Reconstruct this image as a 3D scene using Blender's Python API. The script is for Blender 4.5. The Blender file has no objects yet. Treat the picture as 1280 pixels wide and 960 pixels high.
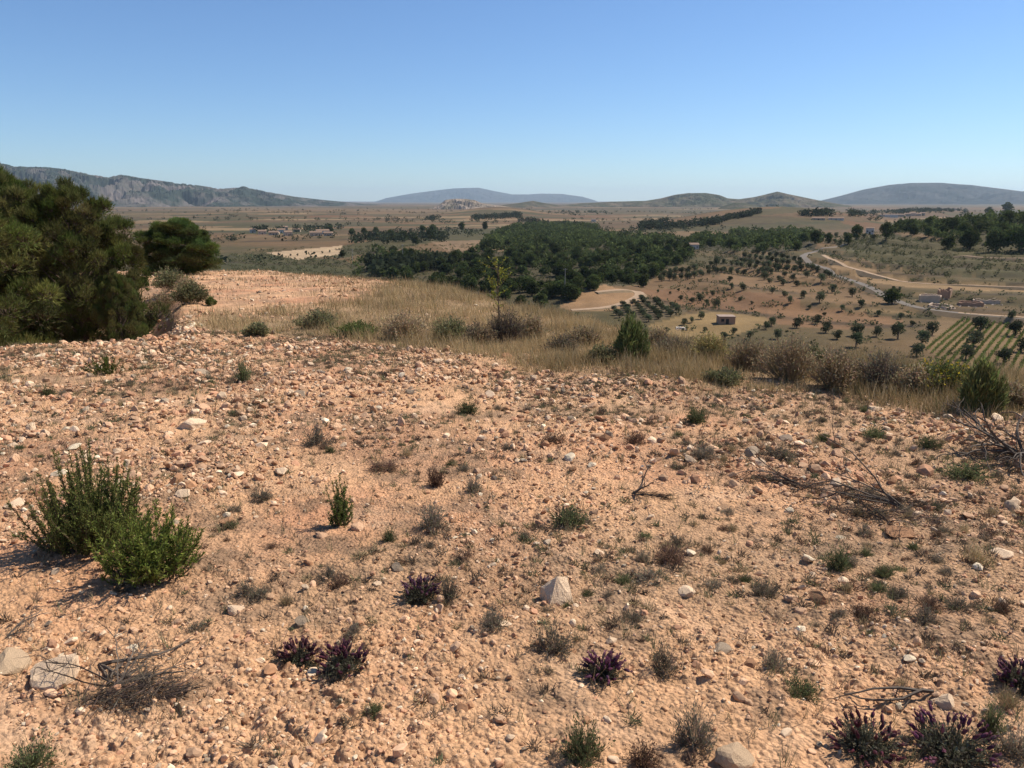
import bpy, math, time
import numpy as np
from math import radians, sin, cos, pi
T0 = time.time()
rng = np.random.default_rng(7)
scene = bpy.context.scene
COL = scene.collection

# ------------------------------------------------------------------ camera model
F_PX = 962.0
PITCH = radians(13.4)
CAMZ = 1.6

def ray(px, py):
    u = (np.asarray(px, float) - 640) / F_PX
    v = (480 - np.asarray(py, float)) / F_PX
    d = np.stack([u, cos(PITCH) + v * sin(PITCH), -sin(PITCH) + v * cos(PITCH)], -1)
    return d / np.linalg.norm(d, axis=-1, keepdims=True)

def proj(x, y, z):
    z = z - CAMZ
    dep = y * cos(PITCH) - z * sin(PITCH)
    up = y * sin(PITCH) + z * cos(PITCH)
    dep = np.where(dep < 0.05, 0.05, dep)
    return 640 + F_PX * x / dep, 480 - F_PX * up / dep

def az_of(px):
    return np.arctan((np.asarray(px, float) - 640) / F_PX / 0.985)

# ------------------------------------------------------------------ noise
def _h(ix, iy, s):
    a = (ix.astype(np.int64) * 374761393 + iy.astype(np.int64) * 668265263 + s * 2147483647) & 0xFFFFFFFF
    a = ((a ^ (a >> 13)) * 1274126177) & 0xFFFFFFFF
    a = ((a ^ (a >> 16)) * 2246822519) & 0xFFFFFFFF
    return ((a ^ (a >> 15)) & 0xFFFFFF) / float(0xFFFFFF)

def vn(x, y, s=0):                     # gradient noise about -1..1
    x = np.asarray(x, float); y = np.asarray(y, float)
    ix = np.floor(x); iy = np.floor(y); fx = x - ix; fy = y - iy
    ux = fx * fx * fx * (fx * (fx * 6 - 15) + 10); uy = fy * fy * fy * (fy * (fy * 6 - 15) + 10)
    def g(dx, dy):
        a = _h(ix + dx, iy + dy, s) * 2 * pi
        return np.cos(a) * (fx - dx) + np.sin(a) * (fy - dy)
    a = g(0, 0); b = g(1, 0); c = g(0, 1); d = g(1, 1)
    return 1.5 * ((a * (1 - ux) + b * ux) * (1 - uy) + (c * (1 - ux) + d * ux) * uy)

def fbm(x, y, o=4, s=0, g=0.5):
    t = 0; a = 1; n = 0
    for i in range(o):
        t = t + a * vn(x * 2 ** i + 17.3 * i, y * 2 ** i - 9.1 * i, s + i); n += a; a *= g
    return t / n

def cells(x, y, s=0):                  # F1 distance, F2-F1, cell random
    ix = np.floor(x); iy = np.floor(y)
    f1 = np.full(x.shape, 9.0); f2 = np.full(x.shape, 9.0); cid = np.zeros(x.shape)
    for dx in (-1, 0, 1):
        for dy in (-1, 0, 1):
            cx = ix + dx; cy = iy + dy
            px = cx + _h(cx, cy, s + 1); py = cy + _h(cx, cy, s + 2)
            d = np.hypot(x - px, y - py)
            r = _h(cx, cy, s + 3)
            m = d < f1
            f2 = np.where(m, f1, np.minimum(f2, d)); cid = np.where(m, r, cid); f1 = np.where(m, d, f1)
    return f1, f2 - f1, cid

def sm(t):
    t = np.clip(t, 0, 1); return t * t * (3 - 2 * t)

# ------------------------------------------------------------------ terrain height
S = 0.055
E_PX = np.array([-900, -200, 200, 330, 440, 540, 640, 720, 820, 960, 1100, 1280, 1700, 2500])
E_R = np.array([60, 55, 55, 55, 42, 31, 20, 15.8, 12.9, 11.5, 10.9, 10.5, 12, 40])
E_AZ = az_of(E_PX)
ZV = -40.0
HILLS = [  # x, y, sigma across, sigma deep, height
    (float(620 * sin(radians(37))), float(620 * cos(radians(37))), 125, 150, 31),
    (float(1400 * sin(az_of(975))), float(1400 * cos(az_of(975))), 120, 240, 27),
    (float(1380 * sin(az_of(900))), float(1380 * cos(az_of(900))), 100, 150, 7),
    (float(2300 * sin(az_of(625))), float(2300 * cos(az_of(625))), 95, 250, 22),
    (float(800 * sin(az_of(690))), float(800 * cos(az_of(690))), 130, 200, 2.5),
    (float(338 * sin(az_of(745))), float(338 * cos(az_of(745))), 15, 22, 5.0),
    (float(2600 * sin(az_of(1130))), float(2600 * cos(az_of(1130))), 200, 200, 14),
    (float(2600 * sin(az_of(330))), float(2600 * cos(az_of(330))), 420, 500, 9),
]

def valley(x, y):
    d = np.hypot(x, y)
    z = ZV + 2.2 * fbm(x / 260, y / 260, 3, 40) * sm((d - 250) / 500) + 0.5 * vn(x / 45, y / 45, 44)
    for hx, hy, sx, sy, hh in HILLS:
        a = math.atan2(hx, hy)
        rx = (x - hx) * cos(a) - (y - hy) * sin(a); ry = (x - hx) * sin(a) + (y - hy) * cos(a)
        z = z + hh * np.exp(-0.5 * ((rx / sx) ** 2 + (ry / sy) ** 2))
    # terraces on the right-hand slopes
    az = np.arctan2(x, y)
    m = sm((az - 0.18) / 0.1) * sm((d - 200) / 60) * (1 - sm((d - 620) / 120))
    st = 2.4
    zz = z + 0.7 * vn(x / 70, y / 70, 61)
    k = np.floor(zz / st); fr = zz / st - k
    z = z * (1 - m) + m * ((k + sm((fr - 0.35) / 0.3)) * st)
    # far plain tilts up very slightly
    return z

def H(x, y, micro=True):
    x = np.asarray(x, float); y = np.asarray(y, float)
    d = np.hypot(x, y); az = np.arctan2(x, y)
    R = np.interp(az, E_AZ, E_R)
    yy = np.where(y > 0, y, 15 * np.tanh(y / 15))
    near = -S * yy
    und = 0.16 * fbm(x / 7, y / 7, 3, 3) * sm((d - 2) / 8) + 0.05 * vn(x / 1.7, y / 1.7, 9) * sm((d - 1.2) / 3)
    near = near + und
    near = near - 1.25 * sm((-az - 0.40) / 0.06) * sm((d - 13.5) / 3.5) * (1 - sm((d - 27) / 14))
    near = near - 0.10 * np.exp(-0.5 * ((y - 20) / 3.5) ** 2) * (1 - sm((az + 0.1) / 0.2))
    q = (d - R * 1.12) / (0.065 * R)
    drop = 0.36 * 0.065 * R * np.where(q > 30, q, np.log1p(np.exp(np.minimum(q, 30))))
    a = near - drop
    b = valley(x, y)
    w = 1.2
    z = (a + b + np.sqrt((a - b) ** 2 + w * w)) / 2
    if micro:
        m = d < 75
        if m.any():
            xm = x[m] if x.ndim else x; ym = y[m] if y.ndim else y
            fade = (1 - sm((d[m] - 55) / 20)) if x.ndim else 1.0
            g = 1 - 0.6 * grassmask(xm, ym)
            t = 0.012 * fbm(xm / 0.16, ym / 0.16, 3, 21) + 0.018 * vn(xm / 0.55, ym / 0.55, 25)
            f1, e, c = cells(xm / 0.075, ym / 0.075, 5)
            t = t + 0.014 * np.where(c > 0.4, 1, 0.15) * np.clip(1 - (f1 / 0.62) ** 2, 0, 1) * (0.4 + c)
            f1, e, c = cells(xm / 0.028, ym / 0.028, 15)
            t = t + 0.0075 * np.where(c > 0.35, 1, 0.1) * np.clip(1 - (f1 / 0.6) ** 2, 0, 1)
            t = t * fade * g * (.45 + .9 * sm(.55 + .9 * fbm(xm / 1.6, ym / 1.6, 3, 205)))
            if x.ndim: z[m] += t
            else: z = z + t
    return z

def inpoly(px, py, poly):
    c = np.zeros(px.shape, bool)
    n = len(poly)
    for i in range(n):
        x1, y1 = poly[i]; x2, y2 = poly[(i + 1) % n]
        if y1 == y2: continue
        k = ((y1 > py) != (y2 > py)) & (px < (x2 - x1) * (py - y1) / (y2 - y1) + x1)
        c ^= k
    return c

# the dry-grass margin of the stony field, as a zone on the ground: angle -> inner and outer distance
GM_AZ = az_of(np.array([215, 260, 330, 400, 450, 540, 640, 720, 830, 960, 1100, 1280, 1500]))
GM_IN = np.array([16.5, 14.6, 13.6, 12.6, 11.6, 10.6, 9.7, 9.2, 8.9, 8.3, 7.9, 7.6, 7.4])
GM_OUT = np.array([16.2, 16.8, 17.5, 18.5, 21, 36, 50, 50, 50, 50, 50, 50, 50.])

def litpatch(x, y):
    az = np.arctan2(x, y); d = np.hypot(x, y)
    return sm(1.6 * (fbm(x / 1.4, y / 1.4, 4, 345, .6) + .16 + .30 * sm((az + .1) / .4) * sm((d - 2.4) / 1.5) + .07 + .12 * sm((d - 7) / 3)) - .1)

def grassmask(x, y):
    d = np.hypot(x, y); az = np.arctan2(x, y)
    n = vn(x / 1.3, y / 1.3, 77) * 0.9 + vn(x / 0.4, y / 0.4, 78) * .4
    a = np.interp(az, GM_AZ, GM_IN); b = np.interp(az, GM_AZ, GM_OUT)
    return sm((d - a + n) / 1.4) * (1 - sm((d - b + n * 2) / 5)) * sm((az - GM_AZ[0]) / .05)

def P(px, py):
    """first point of the ground seen along image direction (px, py)"""
    px = np.atleast_1d(np.asarray(px, float)); py = np.atleast_1d(np.asarray(py, float))
    r = ray(px, py)
    ts = np.geomspace(1.2, 9000, 1500)
    X = r[:, None, :] * ts[None, :, None]
    hz = H(X[..., 0], X[..., 1], False)
    below = (X[..., 2] + CAMZ) < hz
    i = np.argmax(below, 1); i = np.where(below.any(1), i, len(ts) - 1)
    lo = ts[np.maximum(i - 1, 0)]; hi = ts[i]
    for _ in range(14):
        mid = (lo + hi) / 2
        q = r * mid[:, None]
        b = (q[:, 2] + CAMZ) < H(q[:, 0], q[:, 1], False)
        hi = np.where(b, mid, hi); lo = np.where(b, lo, mid)
    q = r * hi[:, None]
    return np.stack([q[:, 0], q[:, 1], H(q[:, 0], q[:, 1])], -1)

# ------------------------------------------------------------------ materials
def nodes(name):
    m = bpy.data.materials.new(name); m.use_nodes = True
    nt = m.node_tree; nt.nodes.clear()
    return m, nt, nt.nodes, nt.links

def mat_ground():
    m, nt, N, L = nodes("ground_soil")
    out = N.new("ShaderNodeOutputMaterial"); b = N.new("ShaderNodeBsdfPrincipled")
    b.inputs["Roughness"].default_value = 0.95
    b.inputs["Specular IOR Level"].default_value = 0.15
    a = N.new("ShaderNodeAttribute"); a.attribute_name = "Col"
    g = N.new("ShaderNodeNewGeometry")
    n1 = N.new("ShaderNodeTexNoise"); n1.inputs["Scale"].default_value = 28; n1.inputs["Detail"].default_value = 6; n1.inputs["Roughness"].default_value = .7
    n2 = N.new("ShaderNodeTexNoise"); n2.inputs["Scale"].default_value = 1.7; n2.inputs["Detail"].default_value = 5
    n3 = N.new("ShaderNodeTexVoronoi"); n3.inputs["Scale"].default_value = 55
    n4 = N.new("ShaderNodeTexNoise"); n4.inputs["Scale"].default_value = 0.09; n4.inputs["Detail"].default_value = 7; n4.inputs["Roughness"].default_value = .65
    for n in (n1, n2, n3, n4): L.new(g.outputs["Position"], n.inputs["Vector"])
    def mr(src, a0, a1, b0, b1):
        r = N.new("ShaderNodeMapRange"); r.inputs[1].default_value = a0; r.inputs[2].default_value = a1
        r.inputs[3].default_value = b0; r.inputs[4].default_value = b1; L.new(src, r.inputs[0]); return r.outputs[0]
    def mul(x, y):
        k = N.new("ShaderNodeMath"); k.operation = 'MULTIPLY'; L.new(x, k.inputs[0]); L.new(y, k.inputs[1]); return k.outputs[0]
    v = mul(mr(n1.outputs["Fac"], .3, .7, .72, 1.22), mr(n2.outputs["Fac"], .3, .7, .84, 1.14))
    v = mul(v, mr(n4.outputs["Fac"], .3, .7, .78, 1.2))
    sep = N.new("ShaderNodeSeparateColor"); L.new(n3.outputs["Color"], sep.inputs[0])
    v = mul(v, mr(sep.outputs[0], 0, 1, .84, 1.14))
    mx = N.new("ShaderNodeMix"); mx.data_type = 'RGBA'; mx.blend_type = 'MULTIPLY'; mx.inputs[0].default_value = 1
    L.new(a.outputs["Color"], mx.inputs[6]); cb = N.new("ShaderNodeCombineColor")
    for i in range(3): L.new(v, cb.inputs[i])
    L.new(cb.outputs[0], mx.inputs[7]); L.new(mx.outputs[2], b.inputs["Base Color"])
    bp = N.new("ShaderNodeBump"); bp.inputs["Strength"].default_value = .8; bp.inputs["Distance"].default_value = .02
    L.new(n1.outputs["Fac"], bp.inputs["Height"])
    bp2 = N.new("ShaderNodeBump"); bp2.inputs["Strength"].default_value = .7; bp2.inputs["Distance"].default_value = .016; bp2.invert = True
    L.new(n3.outputs["Distance"], bp2.inputs["Height"]); L.new(bp.outputs[0], bp2.inputs["Normal"])
    L.new(bp2.outputs[0], b.inputs["Normal"]); L.new(b.outputs[0], out.inputs[0])
    return m

def mat_solid(name, c, rough=.9, noise=0, nscale=20, bump=0, attr=False, spec=.2):
    m, nt, N, L = nodes(name)
    out = N.new("ShaderNodeOutputMaterial"); b = N.new("ShaderNodeBsdfPrincipled")
    b.inputs["Roughness"].default_value = rough; b.inputs["Specular IOR Level"].default_value = spec
    b.inputs["Base Color"].default_value = (*c, 1)
    if noise or bump:
        tc = N.new("ShaderNodeTexCoord")
        n = N.new("ShaderNodeTexNoise"); n.inputs["Scale"].default_value = nscale; n.inputs["Detail"].default_value = 6; n.inputs["Roughness"].default_value = .65
        L.new(tc.outputs["Object"], n.inputs["Vector"])
        hs = N.new("ShaderNodeMapRange"); hs.inputs[1].default_value = .3; hs.inputs[2].default_value = .7
        hs.inputs[3].default_value = 1 - noise; hs.inputs[4].default_value = 1 + noise
        L.new(n.outputs["Fac"], hs.inputs[0])
        mx = N.new("ShaderNodeMix"); mx.data_type = 'RGBA'; mx.blend_type = 'MULTIPLY'; mx.inputs[0].default_value = 1
        mx.inputs[6].default_value = (*c, 1)
        if attr:
            a = N.new("ShaderNodeAttribute"); a.attribute_name = "Col"; L.new(a.outputs["Color"], mx.inputs[6])
        L.new(hs.outputs[0], mx.inputs[7]); L.new(mx.outputs[2], b.inputs["Base Color"])
        if bump:
            bp = N.new("ShaderNodeBump"); bp.inputs["Strength"].default_value = .6; bp.inputs["Distance"].default_value = bump
            L.new(n.outputs["Fac"], bp.inputs["Height"]); L.new(bp.outputs[0], b.inputs["Normal"])
    L.new(b.outputs[0], out.inputs[0])
    return m

def mat_leaf(name, trans=.3, rnd=.25):   # rnd: how much tone varies from plant to plant
    m, nt, N, L = nodes(name)
    out = N.new("ShaderNodeOutputMaterial")
    a = N.new("ShaderNodeAttribute"); a.attribute_name = "Col"
    oi = N.new("ShaderNodeObjectInfo")
    r = N.new("ShaderNodeMapRange"); r.inputs[3].default_value = 1 - rnd; r.inputs[4].default_value = 1 + rnd
    L.new(oi.outputs["Random"], r.inputs[0])
    mx = N.new("ShaderNodeMix"); mx.data_type = 'RGBA'; mx.blend_type = 'MULTIPLY'; mx.inputs[0].default_value = 1
    L.new(a.outputs["Color"], mx.inputs[6]); L.new(r.outputs[0], mx.inputs[7])
    d = N.new("ShaderNodeBsdfDiffuse"); t = N.new("ShaderNodeBsdfTranslucent"); s = N.new("ShaderNodeMixShader")
    s.inputs[0].default_value = trans
    L.new(mx.outputs[2], d.inputs[0]); L.new(mx.outputs[2], t.inputs[0])
    L.new(d.outputs[0], s.inputs[1]); L.new(t.outputs[0], s.inputs[2]); L.new(s.outputs[0], out.inputs[0])
    return m

M_GROUND = mat_ground()
M_LEAF = mat_leaf("foliage")
M_LEAF_TREE = mat_leaf("tree_foliage", .25, .42)
M_DRY = mat_leaf("dry_grass_blades", .25, .15)
M_STEM = mat_leaf("plant_stems", .0, .2)
M_BARK = mat_solid("bark", (.13, .09, .065), .95, .35, 14, .02)
M_DEAD = mat_solid("dead_wood", (.10, .078, .06), .9, .4, 30, .004)
STONE_C = {
    'ochre': (.56, .34, .20), 'pale': (.67, .48, .31), 'grey': (.35, .26, .175), 'brown': (.37, .195, .10), 'white': (.70, .56, .38), 'tan': (.43, .30, .185),
}
M_STONE = {k: mat_solid("stone_" + k, c, .92, .28, 22, .012) for k, c in STONE_C.items()}
M_PEB = mat_solid("pebbles", (.5, .3, .2), .93, .2, 45, .004, attr=True)

# ------------------------------------------------------------------ mesh helpers
class Geo:
    def __init__(s):
        s.V = []; s.T = []; s.Q = []; s.C = []; s.n = 0; s.mt = []; s.mq = []
    def add(s, V, F, col=(.5, .5, .5), mi=0):
        V = np.asarray(V, float).reshape(-1, 3); F = np.asarray(F, int)
        s.V.append(V)
        c = np.asarray(col, float)
        if c.ndim == 1: c = np.repeat(c[None, :3], len(V), 0)
        s.C.append(c)
        (s.T if F.shape[1] == 3 else s.Q).append(F + s.n)
        (s.mt if F.shape[1] == 3 else s.mq).append(np.full(len(F), mi))
        s.n += len(V)
    def mesh(s, name, mats, smooth=False):
        me = bpy.data.meshes.new(name)
        V = np.concatenate(s.V); C = np.concatenate(s.C)
        T = np.concatenate(s.T) if s.T else np.zeros((0, 3), int); Q = np.concatenate(s.Q) if s.Q else np.zeros((0, 4), int)
        me.vertices.add(len(V)); me.vertices.foreach_set("co", V.astype(np.float32).ravel())
        nl = T.size + Q.size
        me.loops.add(nl); me.loops.foreach_set("vertex_index", np.concatenate([T.ravel(), Q.ravel()]).astype(np.int32))
        me.polygons.add(len(T) + len(Q))
        st = np.concatenate([np.arange(len(T)) * 3, T.size + np.arange(len(Q)) * 4]).astype(np.int32)
        me.polygons.foreach_set("loop_start", st)
        mi = np.concatenate(s.mt + s.mq).astype(np.int32)
        me.polygons.foreach_set("material_index", mi)
        if not smooth: 
            me.polygons.foreach_set("use_smooth", np.zeros(len(st), bool))
        else: me.polygons.foreach_set("use_smooth", np.ones(len(st), bool))
        me.update(calc_edges=True)
        ca = me.color_attributes.new("Col", 'FLOAT_COLOR', 'POINT')
        ca.data.foreach_set("color", np.concatenate([C, np.ones((len(C), 1))], 1).astype(np.float32).ravel())
        for m in (mats if isinstance(mats, (list, tuple)) else [mats]): me.materials.append(m)
        return me

def tag(o, label=None, cat=None, group=None, kind=None):
    if label: o["label"] = label
    if cat: o["category"] = cat
    if group: o["group"] = group
    if kind: o["kind"] = kind
    return o

def obj(name, me, parent=None, loc=None, rotz=0, scale=1):
    o = bpy.data.objects.new(name, me); COL.objects.link(o)
    if parent: o.parent = parent
    if loc is not None: o.location = [float(t) for t in loc]
    if rotz: o.rotation_euler = (0, 0, rotz)
    if np.ndim(scale) or scale != 1: o.scale = scale if np.ndim(scale) else (scale,) * 3
    return o

def empty(name, loc, rotz=0, scale=1):
    o = obj(name, None, None, loc, rotz, scale); o.empty_display_size = .1; return o

def copy_tree(src, name=None):
    c = src.copy(); COL.objects.link(c)
    for k in ('label', 'group'):
        if k in c: del c[k]
    for ch in src.children:
        d = ch.copy(); COL.objects.link(d); d.parent = c
    return c

def tube(g, pts, rad, sides=5, col=(.2, .15, .1), mi=0):
    pts = np.asarray(pts, float); n = len(pts); rad = np.broadcast_to(rad, n)
    tan = np.gradient(pts, axis=0); tan /= np.linalg.norm(tan, axis=1, keepdims=True) + 1e-9
    ref = np.where(np.abs(tan[:, 2:3]) > .9, [[1, 0, 0]], [[0, 0, 1]])
    a = np.cross(tan, ref); a /= np.linalg.norm(a, axis=1, keepdims=True) + 1e-9; b = np.cross(tan, a)
    th = np.arange(sides) / sides * 2 * pi
    V = pts[:, None] + rad[:, None, None] * (np.cos(th)[None, :, None] * a[:, None] + np.sin(th)[None, :, None] * b[:, None])
    i = np.arange(n - 1)[:, None] * sides; j = np.arange(sides)[None]; k = (j + 1) % sides
    F = np.stack([i + j, i + k, i + sides + k, i + sides + j], -1).reshape(-1, 4)
    g.add(V.reshape(-1, 3), F, col, mi)

def unit(v): return v / (np.linalg.norm(v, axis=-1, keepdims=True) + 1e-9)

def blades(g, base, dirs, ln, wd, col, mi=0, r=None, kite=True):
    """n leaves: kites (or triangles) from base along dirs"""
    n = len(base); r = r or rng
    ln = np.broadcast_to(ln, n)[:, None]; wd = np.broadcast_to(wd, n)[:, None]
    dirs = unit(dirs); side = unit(np.cross(dirs, r.normal(size=(n, 3))))
    col = np.asarray(col, float)
    if col.ndim == 1: col = np.repeat(col[None], n, 0)
    if kite:
        V = np.stack([base, base + dirs * ln * .45 + side * wd, base + dirs * ln, base + dirs * ln * .45 - side * wd], 1)
        F = np.arange(4 * n).reshape(n, 4); g.add(V.reshape(-1, 3), F, np.repeat(col, 4, 0), mi)
    else:
        V = np.stack([base - side * wd, base + side * wd, base + dirs * ln], 1)
        F = np.arange(3 * n).reshape(n, 3); g.add(V.reshape(-1, 3), F, np.repeat(col, 3, 0), mi)

def vary(c, n, r, amt=.25, hue=.1):
    c = np.asarray(c, float)
    return np.clip(c[None] * (1 + amt * r.uniform(-1, 1, (n, 1))) * (1 + hue * r.uniform(-1, 1, (n, 3))), 0, 1)

def ico(sub):
    import bmesh
    bm = bmesh.new(); bmesh.ops.create_icosphere(bm, subdivisions=sub, radius=1)
    V = np.array([v.co[:] for v in bm.verts]); F = np.array([[v.index for v in f.verts] for f in bm.faces]); bm.free()
    return V, F

def stone_shape(seed, sub, cuts=9, flat=.62):
    cuts = cuts + 2
    r = np.random.default_rng(seed); V, F = ico(sub); V = V.copy()
    V *= np.array([1, r.uniform(.62, .95), 1])
    for _ in range(cuts):
        n = unit(r.normal(size=3)); c = r.uniform(.42, .8)
        k = V @ n; V -= np.clip(k - c, 0, None)[:, None] * n[None]
    V *= (1 + .03 * r.normal(size=(len(V), 1)) * (1 if sub > 1 else 2))
    V[:, 2] *= flat
    V /= np.abs(V[:, :2]).max()
    return V, F

# ================================================================== GROUND SHEET
def build_ground():
    rows = [0.0, .6, 1.0, 1.4, 1.7]
    r = 1.9
    while r < 9000:
        rows.append(r)
        s1 = .00095 * r * r
        r += min(s1, .0095 * r) if r < 60 else min(.0125 * r, 60)
    for q in np.geomspace(9100, 45000, 40): rows.append(float(q))
    rows = np.array(rows)
    a = np.concatenate([np.radians(np.arange(-178, -44, 3.0)), np.radians(np.arange(-43, -36, .5)), np.radians(np.arange(-36, 36.01, .078)),
                        np.radians(np.arange(36.5, 44, .5)), np.radians(np.arange(45, 179, 3.0))])
    A, Rr = np.meshgrid(a, rows)
    x = Rr * np.sin(A); y = Rr * np.cos(A)
    xf = x.ravel(); yf = y.ravel()
    z = H(xf, yf)
    nR, nA = A.shape
    i = np.arange(nR - 1)[:, None] * nA; j = np.arange(nA - 1)[None]
    F = np.stack([i + j, i + nA + j, i + nA + j + 1, i + j + 1], -1).reshape(-1, 4)
    # close the ring behind the camera
    jj = np.arange(nR - 1) * nA
    F2 = np.stack([jj + nA - 1, jj + 2 * nA - 1, jj + nA, jj], -1)
    F = np.concatenate([F, F2])[:, ::-1]
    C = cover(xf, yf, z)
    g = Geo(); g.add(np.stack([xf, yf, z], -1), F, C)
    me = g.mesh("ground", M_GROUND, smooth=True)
    o = obj("ground", me); tag(o, kind="structure")
    return o

def mixc(C, c, m):
    return C * (1 - m[:, None]) + np.asarray(c, float) * m[:, None]

# zones of the valley seen in the photograph (image outline projected on the ground)
Z_FOREST = [(440, 330), (470, 315), (490, 318), (560, 322), (600, 312), (612, 300), (625, 290), (645, 283), (700, 281), (745, 285), (762, 296), (850, 300), (868, 312), (868, 324), (830, 338),
            (806, 356), (760, 358), (735, 368), (715, 386), (640, 388), (560, 366), (480, 352), (440, 348)]
Z_WOOD2 = [(856, 308), (870, 297), (905, 293), (960, 290), (1024, 290), (1028, 297), (1015, 313), (960, 315), (880, 313)]
Z_WOODR = [(1112, 290), (1150, 282), (1180, 274), (1215, 268), (1262, 262), (1300, 262), (1300, 318), (1262, 316), (1232, 314), (1205, 306), (1150, 291)]
Z_SCRUBR = [(1040, 300), (1110, 292), (1205, 305), (1300, 318), (1300, 348), (1180, 345), (1100, 330), (1060, 318)]
Z_YELLOW = [(808, 407), (880, 387), (950, 392), (965, 402), (900, 426), (840, 424)]
Z_OLIVROWS = [(765, 388), (800, 372), (850, 385), (862, 388), (812, 404), (770, 398)]
Z_RED1 = [(800, 362), (860, 362), (960, 366), (1000, 372), (1000, 396), (905, 388), (860, 384), (812, 374)]
Z_RED2 = [(960, 380), (1060, 388), (1130, 400), (1130, 408), (1050, 412), (960, 404)]
Z_TAN1 = [(900, 338), (960, 330), (1010, 336), (1075, 358), (1110, 378), (1060, 384), (990, 366), (900, 358)]
Z_PALE1 = [(1030, 318), (1060, 326), (1100, 340), (1150, 352), (1300, 360), (1300, 366), (1140, 360), (1085, 352), (1040, 334)]
Z_VINE = [(1150, 432), (1175, 396), (1200, 392), (1300, 402), (1300, 470), (1190, 460)]
Z_PALEL = [(332, 316), (428, 307), (426, 318), (372, 325)]
Z_BROWNC = [(538, 302), (600, 300), (640, 306), (636, 314), (560, 314)]
Z_BARE = [(700, 384), (728, 362), (755, 356), (785, 362), (806, 370), (800, 378), (765, 388), (712, 390)]
Z_GREENL = [(280, 318), (430, 322), (560, 300), (700, 300), (700, 285), (560, 286), (440, 305), (330, 325), (200, 338), (430, 345), (560, 352)]
Z_GREENL2 = [(170, 322), (330, 318), (430, 325), (470, 345), (300, 345), (170, 340)]

LINES = [([(800, 370), (856, 384), (912, 389), (969, 396), (1025, 403), (1107, 408), (1150, 407)], 2.2), ([(875, 351), (950, 361), (1000, 367), (1050, 366)], 1.2), ([(894, 328), (961, 338), (1010, 344), (1062, 356)], 1.2),
         ([(880, 336), (930, 345), (985, 352), (1050, 357), (1095, 372)], 1.1), ([(905, 321), (960, 324), (1000, 330)], 1.0), ([(1000, 385), (1060, 380), (1110, 384)], 1.1), ([(1150, 389), (1190, 386), (1300, 392)], 1.8),
         ([(1130, 351), (1200, 353), (1300, 356)], 1.0), ([(1040, 322), (1090, 330), (1175, 333), (1300, 337)], 1.4), ([(1075, 340), (1150, 344), (1300, 345)], 1.2), ([(1095, 368), (1160, 366), (1300, 369)], 1.0), ([(1170, 377), (1230, 374), (1300, 378)], 1.0),
         ([(1150, 318), (1220, 322), (1300, 329)], 1.2), ([(1008, 330), (1040, 344), (1090, 366), (1120, 380)], 1.6), ([(860, 392), (900, 388), (950, 392)], 1.0), ([(840, 276), (900, 271), (985, 272)], .8), ([(830, 282), (900, 279), (1000, 280)], .8),
         ([(200, 322), (330, 330), (440, 330)], .8), ([(420, 312), (520, 318), (640, 317)], .9), ([(300, 302), (420, 300), (540, 297)], .8)]
def linedist(px, py, pts):
    best = np.full(px.shape, 1e9)
    for (x1, y1), (x2, y2) in zip(pts[:-1], pts[1:]):
        dx, dy = x2 - x1, y2 - y1; t = np.clip(((px - x1) * dx + (py - y1) * dy) / (dx * dx + dy * dy), 0, 1)
        best = np.minimum(best, np.hypot(px - x1 - t * dx, py - y1 - t * dy))
    return best
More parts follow.
